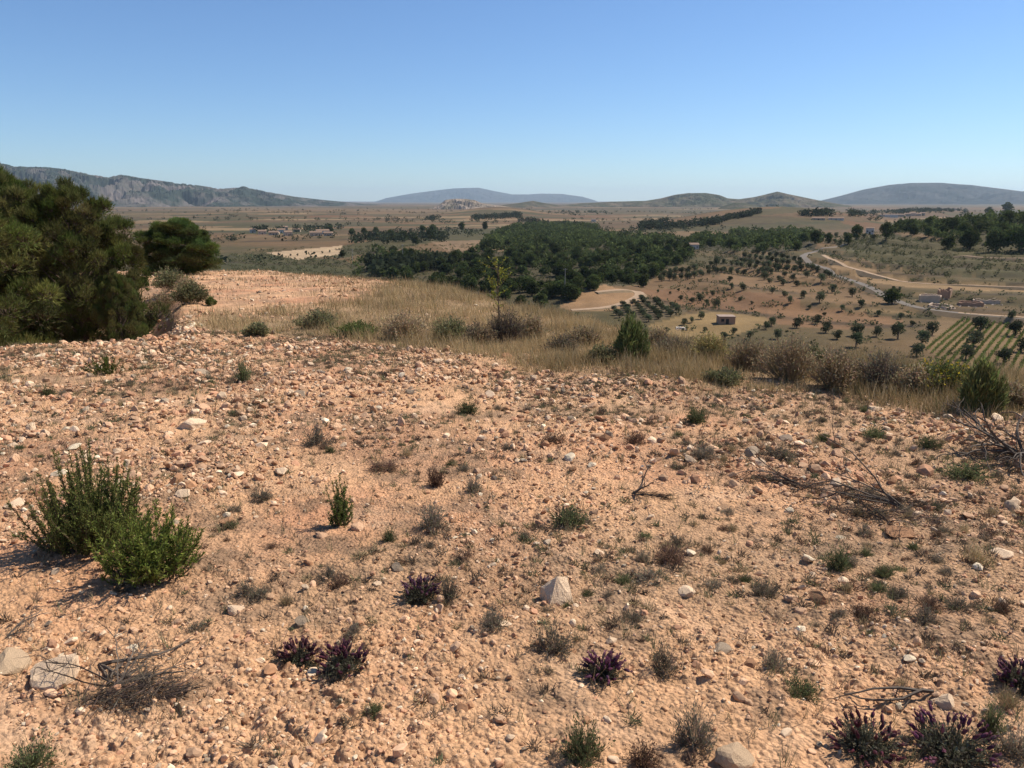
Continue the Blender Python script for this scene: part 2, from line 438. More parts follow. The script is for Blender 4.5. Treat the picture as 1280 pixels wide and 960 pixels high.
def cover(x, y, z):
    n = len(x); d = np.hypot(x, y); az = np.arctan2(x, y)
    # near stony field
    C = np.repeat(np.array([[.61, .352, .187]]), n, 0)
    m = d < 90
    k = np.zeros(n); k[m] = fbm(x[m] / 2.2, y[m] / 2.2, 4, 101)
    C = mixc(C, (.50, .235, .125), sm(k * 1.6 + .25) * .8)
    k2 = np.zeros(n); k2[m] = fbm(x[m] / .5, y[m] / .5, 3, 105)
    C = mixc(C, (.68, .445, .275), sm(k2 * 1.5 - .1) * .6)
    k3 = np.zeros(n); k3[m] = fbm(x[m] / .33, y[m] / .33, 4, 131, .6) + .5 * fbm(x[m] / 1.5, y[m] / 1.5, 2, 135)
    C = mixc(C, (.24, .15, .09), sm(k3 * 2.4 - .05) * .7)
    k4 = np.zeros(n); k4[m] = litpatch(x[m], y[m])
    C = mixc(C, (.27, .185, .115), k4 * .42)
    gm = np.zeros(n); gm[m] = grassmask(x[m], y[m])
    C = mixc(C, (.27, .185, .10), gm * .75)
    R = np.interp(az, E_AZ, E_R)
    slope = sm((d - R * 1.12) / (R * .3)) * m
    C = mixc(C, (.24, .17, .10), slope * .6)
    # hillside and valley: dry scrub
    v = ~m
    vx = x[v]; vy = y[v]; vd = d[v]; nv = len(vx)
    px, py = proj(vx, vy, z[v])
    c = np.repeat(np.array([[.21, .135, .075]]), nv, 0)
    big = fbm(vx / 170, vy / 170, 4, 111); sml = fbm(vx / 30, vy / 30, 4, 115)
    c = mixc(c, (.095, .09, .042), sm(big * 1.6 + .45) * .85)
    c = mixc(c, (.28, .19, .11), sm(sml * 1.8 - .1) * .6)
    # patchwork of fields on the far plain
    an = .35
    fx = vx * cos(an) + vy * sin(an); fy = -vx * sin(an) + vy * cos(an)
    f1, e, cid = cells(fx / 170 + .15 * vn(vx / 200, vy / 200, 5), fy / 75, 300)
    pal = np.array([(.17, .115, .07), (.27, .19, .115), (.085, .085, .042), (.20, .115, .065), (.34, .25, .155), (.11, .10, .052), (.22, .14, .08), (.095, .09, .045), (.14, .10, .06), (.12, .10, .055)])
    fc = pal[(cid * 9.99).astype(int)]
    far = sm((vd - 800) / 250)[:, None]
    c = c * (1 - far * .85) + fc * far * .85
    f1, e, cid = cells(fx / 900 + .3 * vn(vx / 800, vy / 800, 6), fy / 500, 400)
    fc = pal[(cid * 9.99).astype(int)]
    far = sm((vd - 2200) / 800)[:, None] * .55
    c = c * (1 - far) + fc * far
    c = mixc(c, (.14, .115, .085), sm((vd - 7000) / 4000) * .7)
    # terrace risers: darker scrub on the banks, tan on the treads
    st = 2.4
    near_v = (vd < 760)
    mm = sm((np.arctan2(vx, vy) - .2) / .1) * (vd < 720)
    h0 = z[v]
    fr = (h0 + .7) / st - np.floor((h0 + .7) / st)
    c = mixc(c, (.07, .065, .035), mm * ((fr > .3) & (fr < .75)) * .9 * sm(sml * 2 + .9))
    c = mixc(c, (.40, .28, .17), mm * ((fr > .78) & (fr < .92)) * .5)
    def zone(poly, col, amt=.9, wob=2.0):
        nonlocal c
        wx = px + wob * vn(vx / 9, vy / 9, 7); wy = py + wob * .35 * vn(vx / 9, vy / 9, 8)
        k = inpoly(wx, wy, poly)
        cc = np.asarray(col) * (1 + .22 * sml[:, None])
        c = np.where(k[:, None], c * (1 - amt) + cc * amt, c)
    zone(Z_GREENL2, (.085, .085, .04), .85)
    zone(Z_GREENL, (.085, .085, .038), .85)
    zone(Z_FOREST, (.075, .07, .038), .85, 3)
    zone(Z_WOOD2, (.075, .07, .04), .85)
    zone(Z_WOODR, (.085, .085, .045), .85)
    zone(Z_SCRUBR, (.10, .095, .045), .85, 4)
    zone(Z_TAN1, (.27, .175, .10), .75)
    zone(Z_RED1, (.25, .14, .08), .8)
    zone(Z_RED2, (.28, .165, .095), .85)
    zone(Z_PALE1, (.36, .245, .14), .8)
    zone(Z_YELLOW, (.33, .235, .12), .85)
    zone(Z_OLIVROWS, (.17, .14, .095), .8)
    zone(Z_VINE, (.26, .18, .105), .8)
    zone(Z_PALEL, (.62, .47, .34), .9, .7)
    zone(Z_BROWNC, (.30, .21, .14), .8)
    zone(Z_BARE, (.44, .28, .17), .8, 3)
    c = c * np.array([.66, .605, .49])
    for pts, w in LINES:
        c = mixc(c, (.055, .038, .02), (1 - sm(linedist(px, py, pts) / w - .4)) * sm(.75 + sml) * (vd < 1200) * .85)
    C[v] = c
    return np.clip(C, 0, 1)

build_ground()
print("ground", time.time() - T0)

# ================================================================== MOUNTAINS
def mat_mountain(name, rock, scrub, scale, bal=.5):
    m, nt, N, L = nodes(name)
    out = N.new("ShaderNodeOutputMaterial"); b = N.new("ShaderNodeBsdfDiffuse")
    g = N.new("ShaderNodeNewGeometry"); n = N.new("ShaderNodeTexNoise"); n.inputs["Scale"].default_value = scale
    n.inputs["Detail"].default_value = 10; n.inputs["Roughness"].default_value = .68
    L.new(g.outputs["Position"], n.inputs["Vector"])
    cr = N.new("ShaderNodeValToRGB"); cr.color_ramp.elements[0].position = bal - .07; cr.color_ramp.elements[1].position = bal + .09
    cr.color_ramp.elements[0].color = (*scrub, 1); cr.color_ramp.elements[1].color = (*rock, 1)
    L.new(n.outputs["Fac"], cr.inputs[0]); L.new(cr.outputs[0], b.inputs[0]); L.new(b.outputs[0], out.inputs[0])
    return m

def mountain(name, label, prof, D, w, mat, seed, rough=.16, lobes=900., na=420, nr=110, foot=-60, ext=40):
    """a range about D metres off whose crest rises along prof [(px, py)...]; full depth, both flanks"""
    pp = np.array(prof, float)
    pxs = np.linspace(pp[0, 0] - ext, pp[-1, 0] + ext, na)
    crest = np.interp(pxs, pp[:, 0], pp[:, 1])
    el = np.arctan((480 - crest) / F_PX) - PITCH
    zc = CAMZ + D * np.tan(el) - foot
    edge = sm((pxs - pp[0, 0] + ext) / ext) * sm((pp[-1, 0] + ext - pxs) / ext)
    zc = np.maximum(zc, 0) * edge
    a = az_of(pxs); rr = np.linspace(-1, 1, nr)
    A, Q = np.meshgrid(a, rr); Zc = np.meshgrid(zc, rr)[0]
    dist = D + Q * w
    x = dist * np.sin(A); y = dist * np.cos(A)
    bend = .25 * fbm(x / (lobes * 3), y / (lobes * 3), 2, seed)
    shp = np.clip(1 - np.abs(Q + bend * (1 - Q * Q) * .5), 0, 1)
    shp = shp ** 1.15
    rid = 1 - np.abs(fbm(x / lobes, y / lobes, 6, seed + 3, .55)) * 2.2
    amp = rough * (4 * shp * (1 - shp) + .1)
    h = Zc * np.clip(shp + amp * (rid - .6) * 1.4, 0, 1.03)
    # keep the crest at the profile
    mxh = h.max(0); sc = np.where(mxh > 1, zc / np.maximum(mxh, 1), 1)
    h = h * np.clip(sc, .5, 2)[None]
    z = foot - 8 + h + 8 * sm(h / 20)
    i = np.arange(nr - 1)[:, None] * na; j = np.arange(na - 1)[None]
    F = np.stack([i + j, i + j + 1, i + na + j + 1, i + na + j], -1).reshape(-1, 4)
    g = Geo(); g.add(np.stack([x, y, z], -1).reshape(-1, 3), F)
    o = obj(name, g.mesh(name, mat, smooth=False)); tag(o, label, kind="structure")
    return o

mountain("mountain", "long grey rocky ridge on the left skyline", [(-330, 150), (-200, 175), (-60, 194), (0, 203), (20, 208), (50, 214.5), (85, 215), (110, 217), (135, 221), (160, 225), (175, 221.5), (195, 225), (240, 231), (270, 234), (290, 237), (320, 234.5), (345, 240), (380, 246), (415, 250), (470, 255)],
         7600, 1900, mat_mountain("ridge_rock", (.15, .125, .11), (.035, .045, .035), .0030, .53), 500, .5, 520, 620, 170)
mountain("mountain", "flat topped blue mountain at the centre of the skyline", [(470, 254), (490, 247.5), (520, 242), (545, 238.5), (570, 235.5), (600, 234.5), (615, 238), (640, 243), (660, 243), (675, 242), (700, 242.5), (725, 246), (738, 250), (745, 253)],
         24000, 3500, mat_mountain("far_rock", (.06, .06, .06), (.035, .043, .045), .001), 520, .3, 1500, 220, 60, -60, 15)
mountain("mountain", "long blue mountain on the right skyline", [(1000, 253), (1030, 246), (1060, 238), (1090, 233), (1115, 231), (1150, 231), (1190, 234), (1225, 238), (1250, 241), (1268, 237), (1290, 234), (1360, 225), (1500, 228), (1700, 245)],
         13000, 3000, mat_mountain("far_rock_right", (.07, .07, .068), (.035, .043, .043), .0016), 540, .35, 900, 300, 80, -60, 30)
mountain("hill", "low brown scrubby hills right of centre on the skyline", [(690, 257), (720, 254), (760, 252), (800, 251), (818, 248), (835, 243.5), (850, 241.5), (872, 241.5), (888, 244), (898, 248), (912, 249), (930, 246.5), (945, 243), (957, 240), (970, 243), (985, 246), (1005, 250), (1040, 256)],
         6000, 900, mat_mountain("hill_scrub", (.15, .115, .08), (.06, .062, .035), .004, .53), 560, .45, 300, 300, 90, -48, 20)
mountain("hill", "dark low hill in front of the brown skyline hills", [(880, 262), (895, 257), (908, 253), (920, 254), (940, 259), (960, 264)],
         4300, 420, mat_mountain("hill_scrub_dark", (.11, .09, .06), (.055, .055, .03), .006, .52), 565, .25, 260, 120, 50, -46, 10)
mountain("hill", "pale bare limestone crag in the middle distance", [(525, 262), (545, 259), (553, 256), (560, 250), (570, 248.5), (584, 248.5), (595, 250), (604, 254), (618, 256), (640, 259)],
         4200, 300, mat_mountain("crag_rock", (.27, .21, .16), (.13, .11, .075), .012, .47), 570, .45, 120, 200, 70, -46, 8)
mountain("hill", "low rounded brown hill right of the pale crag", [(600, 259), (622, 257), (645, 254), (665, 251), (680, 254), (700, 257), (735, 258)],
         5200, 500, mat_mountain("hill_scrub_low", (.16, .12, .08), (.065, .062, .038), .006, .5), 575, .3, 300, 160, 50, -46, 12)
print("mountains", time.time() - T0)

# ================================================================== STONES
LANDMARKS = []       # (x, y, words)
def lm(px, py, words):
    p = P(px, py)[0]; LANDMARKS.append((p[0], p[1], words))
for a in [(95, 690, "left of the tall rosemary"), (190, 738, "near the bright green rosemary"), (425, 658, "round the small upright rosemary"), (150, 870, "beside the dead twig heap"),
          (695, 745, "round the angular pale rock"), (860, 740, "near the smooth rounded rock"), (430, 820, "near the two dark lavenders"), (1080, 925, "near the front right lavenders"),
          (750, 835, "near the middle purple lavender"), (1210, 590, "near the pale green creeping plants"), (1050, 615, "beside the long brushwood strip"), (135, 465, "near the small far green bush"),
          (60, 520, "on the far left of the stony field"), (250, 480, "between the far green bush and the pines"), (400, 470, "at the far edge of the field"), (620, 480, "below the yellow green sapling"),
          (800, 490, "below the tall green broom"), (1000, 520, "below the brown thicket"), (560, 560, "in the middle of the stony field"), (740, 590, "in the centre right of the field"),
          (900, 620, "left of the brushwood strip"), (330, 600, "left of the small upright rosemary"), (600, 860, "in the bare front centre"), (900, 860, "in the front right centre"),
          (1180, 760, "in the weedy right foreground"), (1240, 500, "at the right end of the field"), (270, 800, "between the twig heap and rosemary"), (560, 700, "left of the angular pale rock")]:
    lm(*a)
def where(x, y):
    dd = [math.hypot(x - a, y - b) / (.5 + .15 * math.hypot(a, b)) for a, b, _ in LANDMARKS]
    return LANDMARKS[int(np.argmin(dd))][2]

SH = [stone_shape(900 + i, 3, 10, [.5, .62, .75][i % 3]) for i in range(12)]
STM = {}
def stone_mesh(i, kind):
    if (i, kind) not in STM:
        V, F = SH[i]; g = Geo(); g.add(V, F, STONE_C[kind]); STM[(i, kind)] = g.mesh("stone", M_STONE[kind], smooth=False)
    return STM[(i, kind)]

def place_stone(p, w, shape, kind, label, group, rot=None, hs=1.0, tilt=.15, sink=.25, nm="stone"):
    o = obj(nm, stone_mesh(shape, kind))
    r = w / 2
    o.location = (float(p[0]), float(p[1]), float(p[2]) + r * hs * (.5 - sink))
    o.rotation_euler = (float(rng.normal(0, tilt)), float(rng.normal(0, tilt)), float(rng.uniform(0, 6.28) if rot is None else rot))
    o.scale = (r, r * rng.uniform(.85, 1.1), r * hs)
    tag(o, label, "stone", group); return o

# the angular rock in the middle: a hand-shaped wedge
def wedge():
    V = np.array([(-.50, -.30, -.15), (.18, -.46, -.15), (.50, .22, -.15), (-.42, .36, -.15),
                  (-.40, .10, .62), (-.12, -.34, .30), (-.04, -.08, .97), (.40, -.02, .80), (.30, .30, .70), (-.36, .32, .55), (-.46, -.30, .22), (.36, -.42, .12)])
    import bmesh
    bm = bmesh.new(); vs = [bm.verts.new(v) for v in V]
    bmesh.ops.convex_hull(bm, input=vs)
    bmesh.ops.subdivide_edges(bm, edges=bm.edges, cuts=4, use_grid_fill=True)
    bmesh.ops.triangulate(bm, faces=bm.faces)
    bm.verts.ensure_lookup_table()
    V = np.array([v.co[:] for v in bm.verts]); bm.verts.index_update()
    F = np.array([[v.index for v in f.verts] for f in bm.faces]); bm.free()
    V += np.random.default_rng(3).normal(0, .006, V.shape)
    g = Geo(); g.add(V, F); return g.mesh("angular_rock", M_STONE['pale'])
p = P(695, 750)[0]
o = obj("rock", wedge()); o.location = (p[0], p[1], p[2] - .02); k = .15; o.scale = (k, k * .95, k * 1.0); o.rotation_euler = (0, 0, .6)
tag(o, "angular pale rock with a sunlit right face and shaded left face, mid foreground", "rock")

named = [  # px, py(base), width px, shape, colour, hs, label
    (860, 746, 34, 1, 'pale', 1.05, "smooth rounded cream rock right of the angular pale rock"),
    (80, 852, 72, 1, 'pale', 1.5, "largest pale tan boulder, just left of the dead twig heap"),
    (12, 838, 62, 1, 'tan', 1.0, "brownish boulder cut off by the left edge beside dead twigs"),
    (402, 672, 20, 4, 'ochre', 1.1, "round ochre stone at the left foot of the small rosemary"),
    (448, 662, 26, 7, 'ochre', 1.0, "tan stone at the right foot of the small rosemary"),
    (470, 731, 18, 1, 'pale', 1.0, "cream stone left of the brown purple lavender"),
    (497, 714, 18, 2, 'grey', 1.4, "pointed dark grey stone above the brown purple lavender"),
    (295, 765, 26, 4, 'pale', 1.1, "rounded cream stone right of the bright green rosemary"),
    (165, 812, 22, 10, 'white', 1.0, "whitish stone above the dead twig heap"),
    (352, 592, 30, 0, 'pale', .7, "flat cream slab above and left of the small rosemary"),
    (240, 534, 44, 3, 'pale', .8, "broad flat pale pinkish slab on the left of the field"),
    (253, 466, 26, 6, 'grey', .9, "grey stone right of the small far green bush"),
    (620, 464, 20, 9, 'brown', .9, "brown stone at the far edge below the sapling"),
    (295, 597, 28, 6, 'white', .7, "white flat stone between the tall rosemary and cream slab"),
    (755, 528, 22, 3, 'brown', .8, "reddish oblong stone in the upper middle of the field"),
    (741, 582, 22, 0, 'white', .9, "white stone in the centre right of the field"),
    (1022, 753, 26, 2, 'brown', 1.2, "tilted brown stone among weeds right of the rounded rock"),
    (1125, 670, 44, 11, 'brown', .7, "wide brown stone below the brushwood strip"),
    (1250, 698, 38, 0, 'pale', .6, "flat pale stone near the right edge beside a yellowish tuft"),
    (1180, 882, 32, 5, 'pale', .9, "pinkish white stone at the end of the dead branch"),
    (918, 952, 62, 7, 'tan', 1.1, "half shaded brownish boulder at the bottom edge"),
    (378, 780, 22, 2, 'grey', 1.2, "upright grey stone above the two dark lavenders"),
    (900, 818, 28, 4, 'grey', .8, "greyish brown stone right of the middle purple lavender"),
    (748, 697, 20, 1, 'pale', .9, "small cream stone above the angular pale rock"),
    (1135, 827, 20, 3, 'white', .6, "white stone lying alone right of centre in the foreground"),
    (375, 494, 22, 7, 'grey', 1.0, "grey blocky stone in the upper left middle"),
    (215, 568, 26, 9, 'brown', 1.0, "dark brown stone cluster member above the tall rosemary"),
    (256, 555, 24, 1, 'pale', .8, "cream lens shaped stone below the pinkish slab"),
    (85, 600, 0, 0, 'pale', 1, ""),
    (660, 447, 20, 5, 'ochre', .8, "ochre stone at the grass edge right of the sapling"),
    (1095, 512, 22, 4, 'pale', .7, "pale stone at the edge of the right hand grass"),
    (1218, 522, 24, 10, 'brown', .8, "brownish stone below the right hand green broom"),
    (20, 632, 30, 1, 'pale', .9, "cream stone at the left edge beside the tall rosemary"),
    (985, 640, 16, 4, 'white', 1.1, "small round white stone left of the brown slab"),
    (1010, 728, 0, 0, 'pale', 1, ""),
    (1186, 480, 26, 6, 'pale', .8, "pale rock half hidden in the right hand shrubs"),
    (1268, 490, 26, 5, 'ochre', .8, "ochre rock at the right edge under the shrubs"),
    (240, 545, 0, 0, 'pale', 1, ""),
    (230, 622, 26, 7, 'pale', .9, "pale block just right of the tall rosemary tips"),
    (285, 655, 24, 9, 'brown', .9, "brown stone right of the bright green rosemary"),
    (115, 752, 0, 0, 'pale', 1, ""),
]
for px, py, w, sh, kind, hs, lab in named:
    if not w: continue
    p = P(px, py)[0]; D = np.linalg.norm(p - [0, 0, CAMZ])
    place_stone(p, w / F_PX * D * .82, sh, kind, lab, None, hs=hs, tilt=.08, sink=.36, nm="boulder" if w > 50 else "stone")

# scattered field stones, the largest as things of their own
def stone_density(x, y):
    d = np.hypot(x, y); az = np.arctan2(x, y)
    k = np.clip(.42 + 1.25 * fbm(x / 1.6, y / 1.6, 3, 205), .04, 1)
    k = k * (1 - .93 * grassmask(x, y))
    k = k * (.65 + .5 * sm((-az + .1) / .4) * sm((d - 5) / 4))
    return np.clip(k, 0, 1)
def wedge_points(n, d0, d1, amax=37):
    a = np.radians(rng.uniform(-amax, amax, n)); d = np.sqrt(rng.uniform(d0 * d0, d1 * d1, n))
    return d * np.sin(a), d * np.cos(a), d
cand = []
n = 9000
x, y, d = wedge_points(n, 1.9, 30)
sz = .03 * (rng.pareto(2.6, n) + 1.0); sz = np.clip(sz, .03, .17)
k = rng.uniform(size=n) < stone_density(x, y); x = x[k]; y = y[k]; d = d[k]; sz = sz[k]
px, py = proj(x, y, H(x, y)); app = sz / d * F_PX
vis = (px > 4) & (px < 1276) & (py < 950) & (d > 2.6)
app = np.where(vis, app, 0); order = np.argsort(-app)[:255]
kinds = ['ochre', 'ochre', 'pale', 'pale', 'brown', 'grey', 'white', 'ochre']
szw = lambda a: "larger" if a > 19 else ("medium" if a > 13 else "small")
kw = {'ochre': 'ochre', 'pale': 'cream', 'brown': 'reddish brown', 'grey': 'grey brown', 'white': 'whitish'}
for i in order:
    kd = kinds[rng.integers(len(kinds))]
    p = (x[i], y[i], H(np.array([x[i]]), np.array([y[i]]))[0])
    w = min(sz[i], 24 / F_PX * d[i])
    place_stone(p, w, int(rng.integers(12)), kd, f"{szw(w / d[i] * F_PX)} {kw[kd]} field stone lying {where(x[i], y[i])}", "loose stones on the dry field", hs=float(rng.uniform(.6, 1.1)), sink=.3)
print("stones", time.time() - T0)

def scatter_mesh(shapes, x, y, z, sx, sz_, cols, g, tilt=.5):
    n = len(x); which = rng.integers(len(shapes), size=n)
    for s, (V, F) in enumerate(shapes):
        k = np.where(which == s)[0]
        if not len(k): continue
        a = rng.uniform(0, 2 * pi, len(k)); t = rng.normal(0, tilt, (len(k), 2))
        W = V[None] * np.stack([sx[k], sx[k] * rng.uniform(.7, 1, len(k)), sz_[k]], -1)[:, None]
        X, Y, Z = W[..., 0], W[..., 1], W[..., 2]
        Y, Z = Y * np.cos(t[:, :1]) - Z * np.sin(t[:, :1]), Y * np.sin(t[:, :1]) + Z * np.cos(t[:, :1])
        X, Z = X * np.cos(t[:, 1:]) + Z * np.sin(t[:, 1:]), -X * np.sin(t[:, 1:]) + Z * np.cos(t[:, 1:])
        c, s_ = np.cos(a)[:, None], np.sin(a)[:, None]
        W = np.stack([X * c - Y * s_ + x[k][:, None], X * s_ + Y * c + y[k][:, None], Z + z[k][:, None]], -1)
        nb = len(V)
        Fi = (F[None] + (np.arange(len(k)) * nb)[:, None, None]).reshape(-1, 3)
        g.add(W.reshape(-1, 3), Fi, np.repeat(cols[k], nb, 0))

PAL = np.array([STONE_C['ochre'], STONE_C['pale'], STONE_C['brown'], STONE_C['grey'], STONE_C['white'], (.59, .36, .21), (.50, .265, .15)])
def pebbles():
    g = Geo()
    s1 = [stone_shape(700 + i, 1, 5, .6) for i in range(10)]; s2 = [stone_shape(740 + i, 2, 8, .6) for i in range(8)]
    def batch(n, d0, d1, lo, hi, al, shapes, dens=True):
        x, y, d = wedge_points(n, d0, d1)
        s = np.clip(lo * (rng.pareto(al, n) + 1), lo, hi)
        k = rng.uniform(size=n) < (stone_density(x, y) if dens else 1.0)
        x = x[k]; y = y[k]; d = d[k]; s = s[k]; m = len(x)
        ci = rng.choice(len(PAL), m, p=[.27, .15, .14, .035, .025, .22, .16])
        c = PAL[ci] * rng.uniform(.62, 1.2, (m, 1))
        scatter_mesh(shapes, x, y, H(x, y) + s * .08, s / 2, s / 2 * rng.uniform(.6, 1.2, m), c, g)
    batch(70000, 1.8, 6.0, .007, .03, 2.2, s1)
    batch(9000, 1.8, 6.5, .018, .06, 2.4, s2)
    batch(48000, 5, 12.5, .022, .10, 2.2, s1)
    batch(8000, 5, 13, .04, .13, 2.6, s2)
    batch(22000, 11, 20, .045, .15, 2.3, s1)
    batch(22000, 18, 60, .06, .22, 2.3, s1)
    o = obj("gravel", g.mesh("gravel", M_PEB)); tag(o, "carpet of small ochre stones and clods covering the dry field", "gravel", kind="stuff")
pebbles()
# rubble bank under the pines
def rubble():
    g = Geo(); sh = [stone_shape(780 + i, 2, 8, .7) for i in range(6)]
    a = az_of(rng.uniform(120, 245, 900)); d = rng.normal(16.3, 1.5, 900)
    x = d * np.sin(a); y = d * np.cos(a); s = rng.uniform(.04, .13, 900)
    scatter_mesh(sh, x, y, H(x, y) + s * .1, s / 2, s / 2, PAL[rng.integers(len(PAL), size=900)], g)
    o = obj("rubble", g.mesh("rubble", M_PEB)); tag(o, "bank of loose rubble stones at the foot of the left pines", "rubble", kind="stuff")
rubble()
print("pebbles", time.time() - T0)

# ================================================================== PLANTS
G_ROS = (.165, .180, .055); G_BRI = (.165, .195, .045); G_GREY = (.17, .16, .11); G_DRYB = (.19, .13, .085)

def rosemary_geo(seed, nst, hgt, spread, col, stemcol=(.13, .09, .06), leaf=.02):
    r = np.random.default_rng(seed); gs = Geo(); gl = Geo()
    for i in range(nst):
        a = r.uniform(0, 2 * pi); ti = r.uniform(0, 1) ** .7
        b = np.array([cos(a), sin(a), 0]) * ti * spread * .55
        h = hgt * (r.uniform(.3, .62) if r.uniform() < .6 else r.uniform(.6, 1.0)) * (1 - .35 * ti ** 2)
        t = np.linspace(0, 1, 9)[:, None]
        lean = np.array([cos(a), sin(a), 0]) * spread * ti * r.uniform(.25, .7)
        wob = r.normal(0, .02, 3) * [1, 1, 0]
        pts = b + lean * (t ** .8) + np.array([0, 0, h]) * t ** 1.1 + wob * np.sin(t * 5)
        tube(gs, pts, np.linspace(.003, .0008, 9) * (1 + hgt), 3, stemcol)
        m = int(210 * h / .45); tt = r.uniform(.12, 1, m)
        idx = tt * 8; i0 = np.minimum(idx.astype(int), 7); f = (idx - i0)[:, None]
        base = pts[i0] * (1 - f) + pts[i0 + 1] * f; sd = unit(pts[i0 + 1] - pts[i0])
        dr = sd * r.uniform(.5, 1.3, (m, 1)) + unit(r.normal(size=(m, 3))) * .8
        blades(gl, base, dr, leaf * r.uniform(.6, 1.2, m), leaf * .11, vary(col, m, r, .35, .12), 0, r)
        # short side shoots
        for q in range(int(5 * h / .4)):
            tt = r.uniform(.2, .8); j = int(tt * 8); sb = pts[j]; dv = unit(np.array([r.normal(), r.normal(), 1.6]))
            L = r.uniform(.04, .12) * hgt / .45; m2 = 26; u = r.uniform(0, 1, (m2, 1))
            blades(gl, sb + dv * L * u, dv * .9 + unit(r.normal(size=(m2, 3))) * .8, leaf * r.uniform(.6, 1.1, m2), leaf * .11, vary(col, m2, r, .35, .12), 0, r)
    return gs, gl

LAST = [None]
def plant(name, label, cat, p, parts, group=None, rotz=0, scale=1):
    e = empty(name, p, rotz, scale); tag(e, label, cat, group)
    for nm, g, m in parts:
        obj(nm, g.mesh(nm, m), e)
    LAST[0] = e
    return e

def base(px, py, dz=-.01):
    p = P(px, py)[0]; return (p[0], p[1], p[2] + dz)

gs, gl = rosemary_geo(11, 135, .60, .30, G_ROS, leaf=.022)
plant("rosemary_bush", "tall dark green rosemary bush with long upright sprigs, left foreground", "shrub", base(116, 684), [("branches", gs, M_STEM), ("foliage", gl, M_LEAF)])
gs, gl = rosemary_geo(12, 85, .42, .235, G_BRI, leaf=.026)
plant("rosemary_bush", "bright green bush in front of and right of the tall rosemary", "shrub", base(188, 722), [("branches", gs, M_STEM), ("foliage", gl, M_LEAF)])
gs, gl = rosemary_geo(13, 30, .36, .055, (.14, .17, .05))
plant("rosemary_bush", "small upright green rosemary between two stones left of centre", "shrub", base(425, 657), [("branches", gs, M_STEM), ("foliage", gl, M_LEAF)])
gs, gl = rosemary_geo(14, 26, .26, .30, (.10, .125, .03), leaf=.03)
plant("green_bush", "small leafy green bush near the far left edge of the stones", "shrub", base(135, 468), [("branches", gs, M_STEM), ("foliage", gl, M_LEAF)])

def tuft_geo(seed, R, n=110, scol=(.17, .13, .10), lcol=G_GREY, up=.8, leaves=5, lw=.0011):
    """small cushion of fine twigs"""
    r = np.random.default_rng(seed); g = Geo()
    a = r.uniform(0, 2 * pi, n); e = np.arccos(r.uniform(.05, 1, n)) * up
    dv = np.stack([np.sin(e) * np.cos(a), np.sin(e) * np.sin(a), np.cos(e)], -1)
    b = r.normal(0, R * .15, (n, 3)) * [1, 1, 0]
    L = R * r.uniform(.55, 1.1, n)
    blades(g, b, dv, L, lw, vary(scol, n, r, .4), 0, r)
    for q in range(3):       # forked twigs
        bb = b + dv * (L * r.uniform(.3, .7, n))[:, None]
        blades(g, bb, dv + r.normal(0, .45, (n, 3)), L * .4, lw * .8, vary(scol, n, r, .4), 0, r)
    m = n * leaves; k = r.integers(n, size=m); t = r.uniform(.35, 1.02, m)
    bb = b[k] + dv[k] * (L[k] * t)[:, None] + r.normal(0, R * .05, (m, 3))
    blades(g, bb, dv[k] + r.normal(0, .7, (m, 3)), R * .11 * r.uniform(.6, 1.3, m), R * .022, vary(lcol, m, r, .35, .12), 0, r)
    return g

TUFTS = {
    'grey': [tuft_geo(30 + i, 1, 150, (.20, .155, .115), (.20, .175, .12), 1.05, 8, .012).mesh("thyme_tuft", M_LEAF) for i in range(4)],
    'green': [tuft_geo(40 + i, 1, 140, (.14, .13, .07), (.13, .15, .065), .95, 10, .012).mesh("weed_tuft", M_LEAF) for i in range(4)],
    'brown': [tuft_geo(50 + i, 1, 170, (.17, .105, .07), (.16, .10, .07), 1.1, 7, .011).mesh("dry_tuft", M_LEAF) for i in range(4)],
    'straw': [tuft_geo(60 + i, 1, 120, (.40, .30, .17), (.34, .27, .14), .7, 2, .010).mesh("straw_tuft", M_LEAF) for i in range(4)],
}
TN = {'grey': ("thyme_plant", "grey green thyme cushion"), 'green': ("green_weed", "small green weed tuft"), 'brown': ("dry_weed", "dark brownish dry weed cushion"), 'straw': ("grass_tuft", "thin straw coloured grass tuft")}
def put_tuft(x, y, w, hgt, kind, label, group="small weeds and thymes on the stony field"):
    z = H(np.array([x]), np.array([y]))[0]
    o = obj(TN[kind][0], TUFTS[kind][int(rng.integers(4))], None, (x, y, z - .01), float(rng.uniform(0, 6.28)), (w / 2, w / 2, hgt))
    tag(o, label, "weed" if kind != 'grey' else "thyme", group); return o
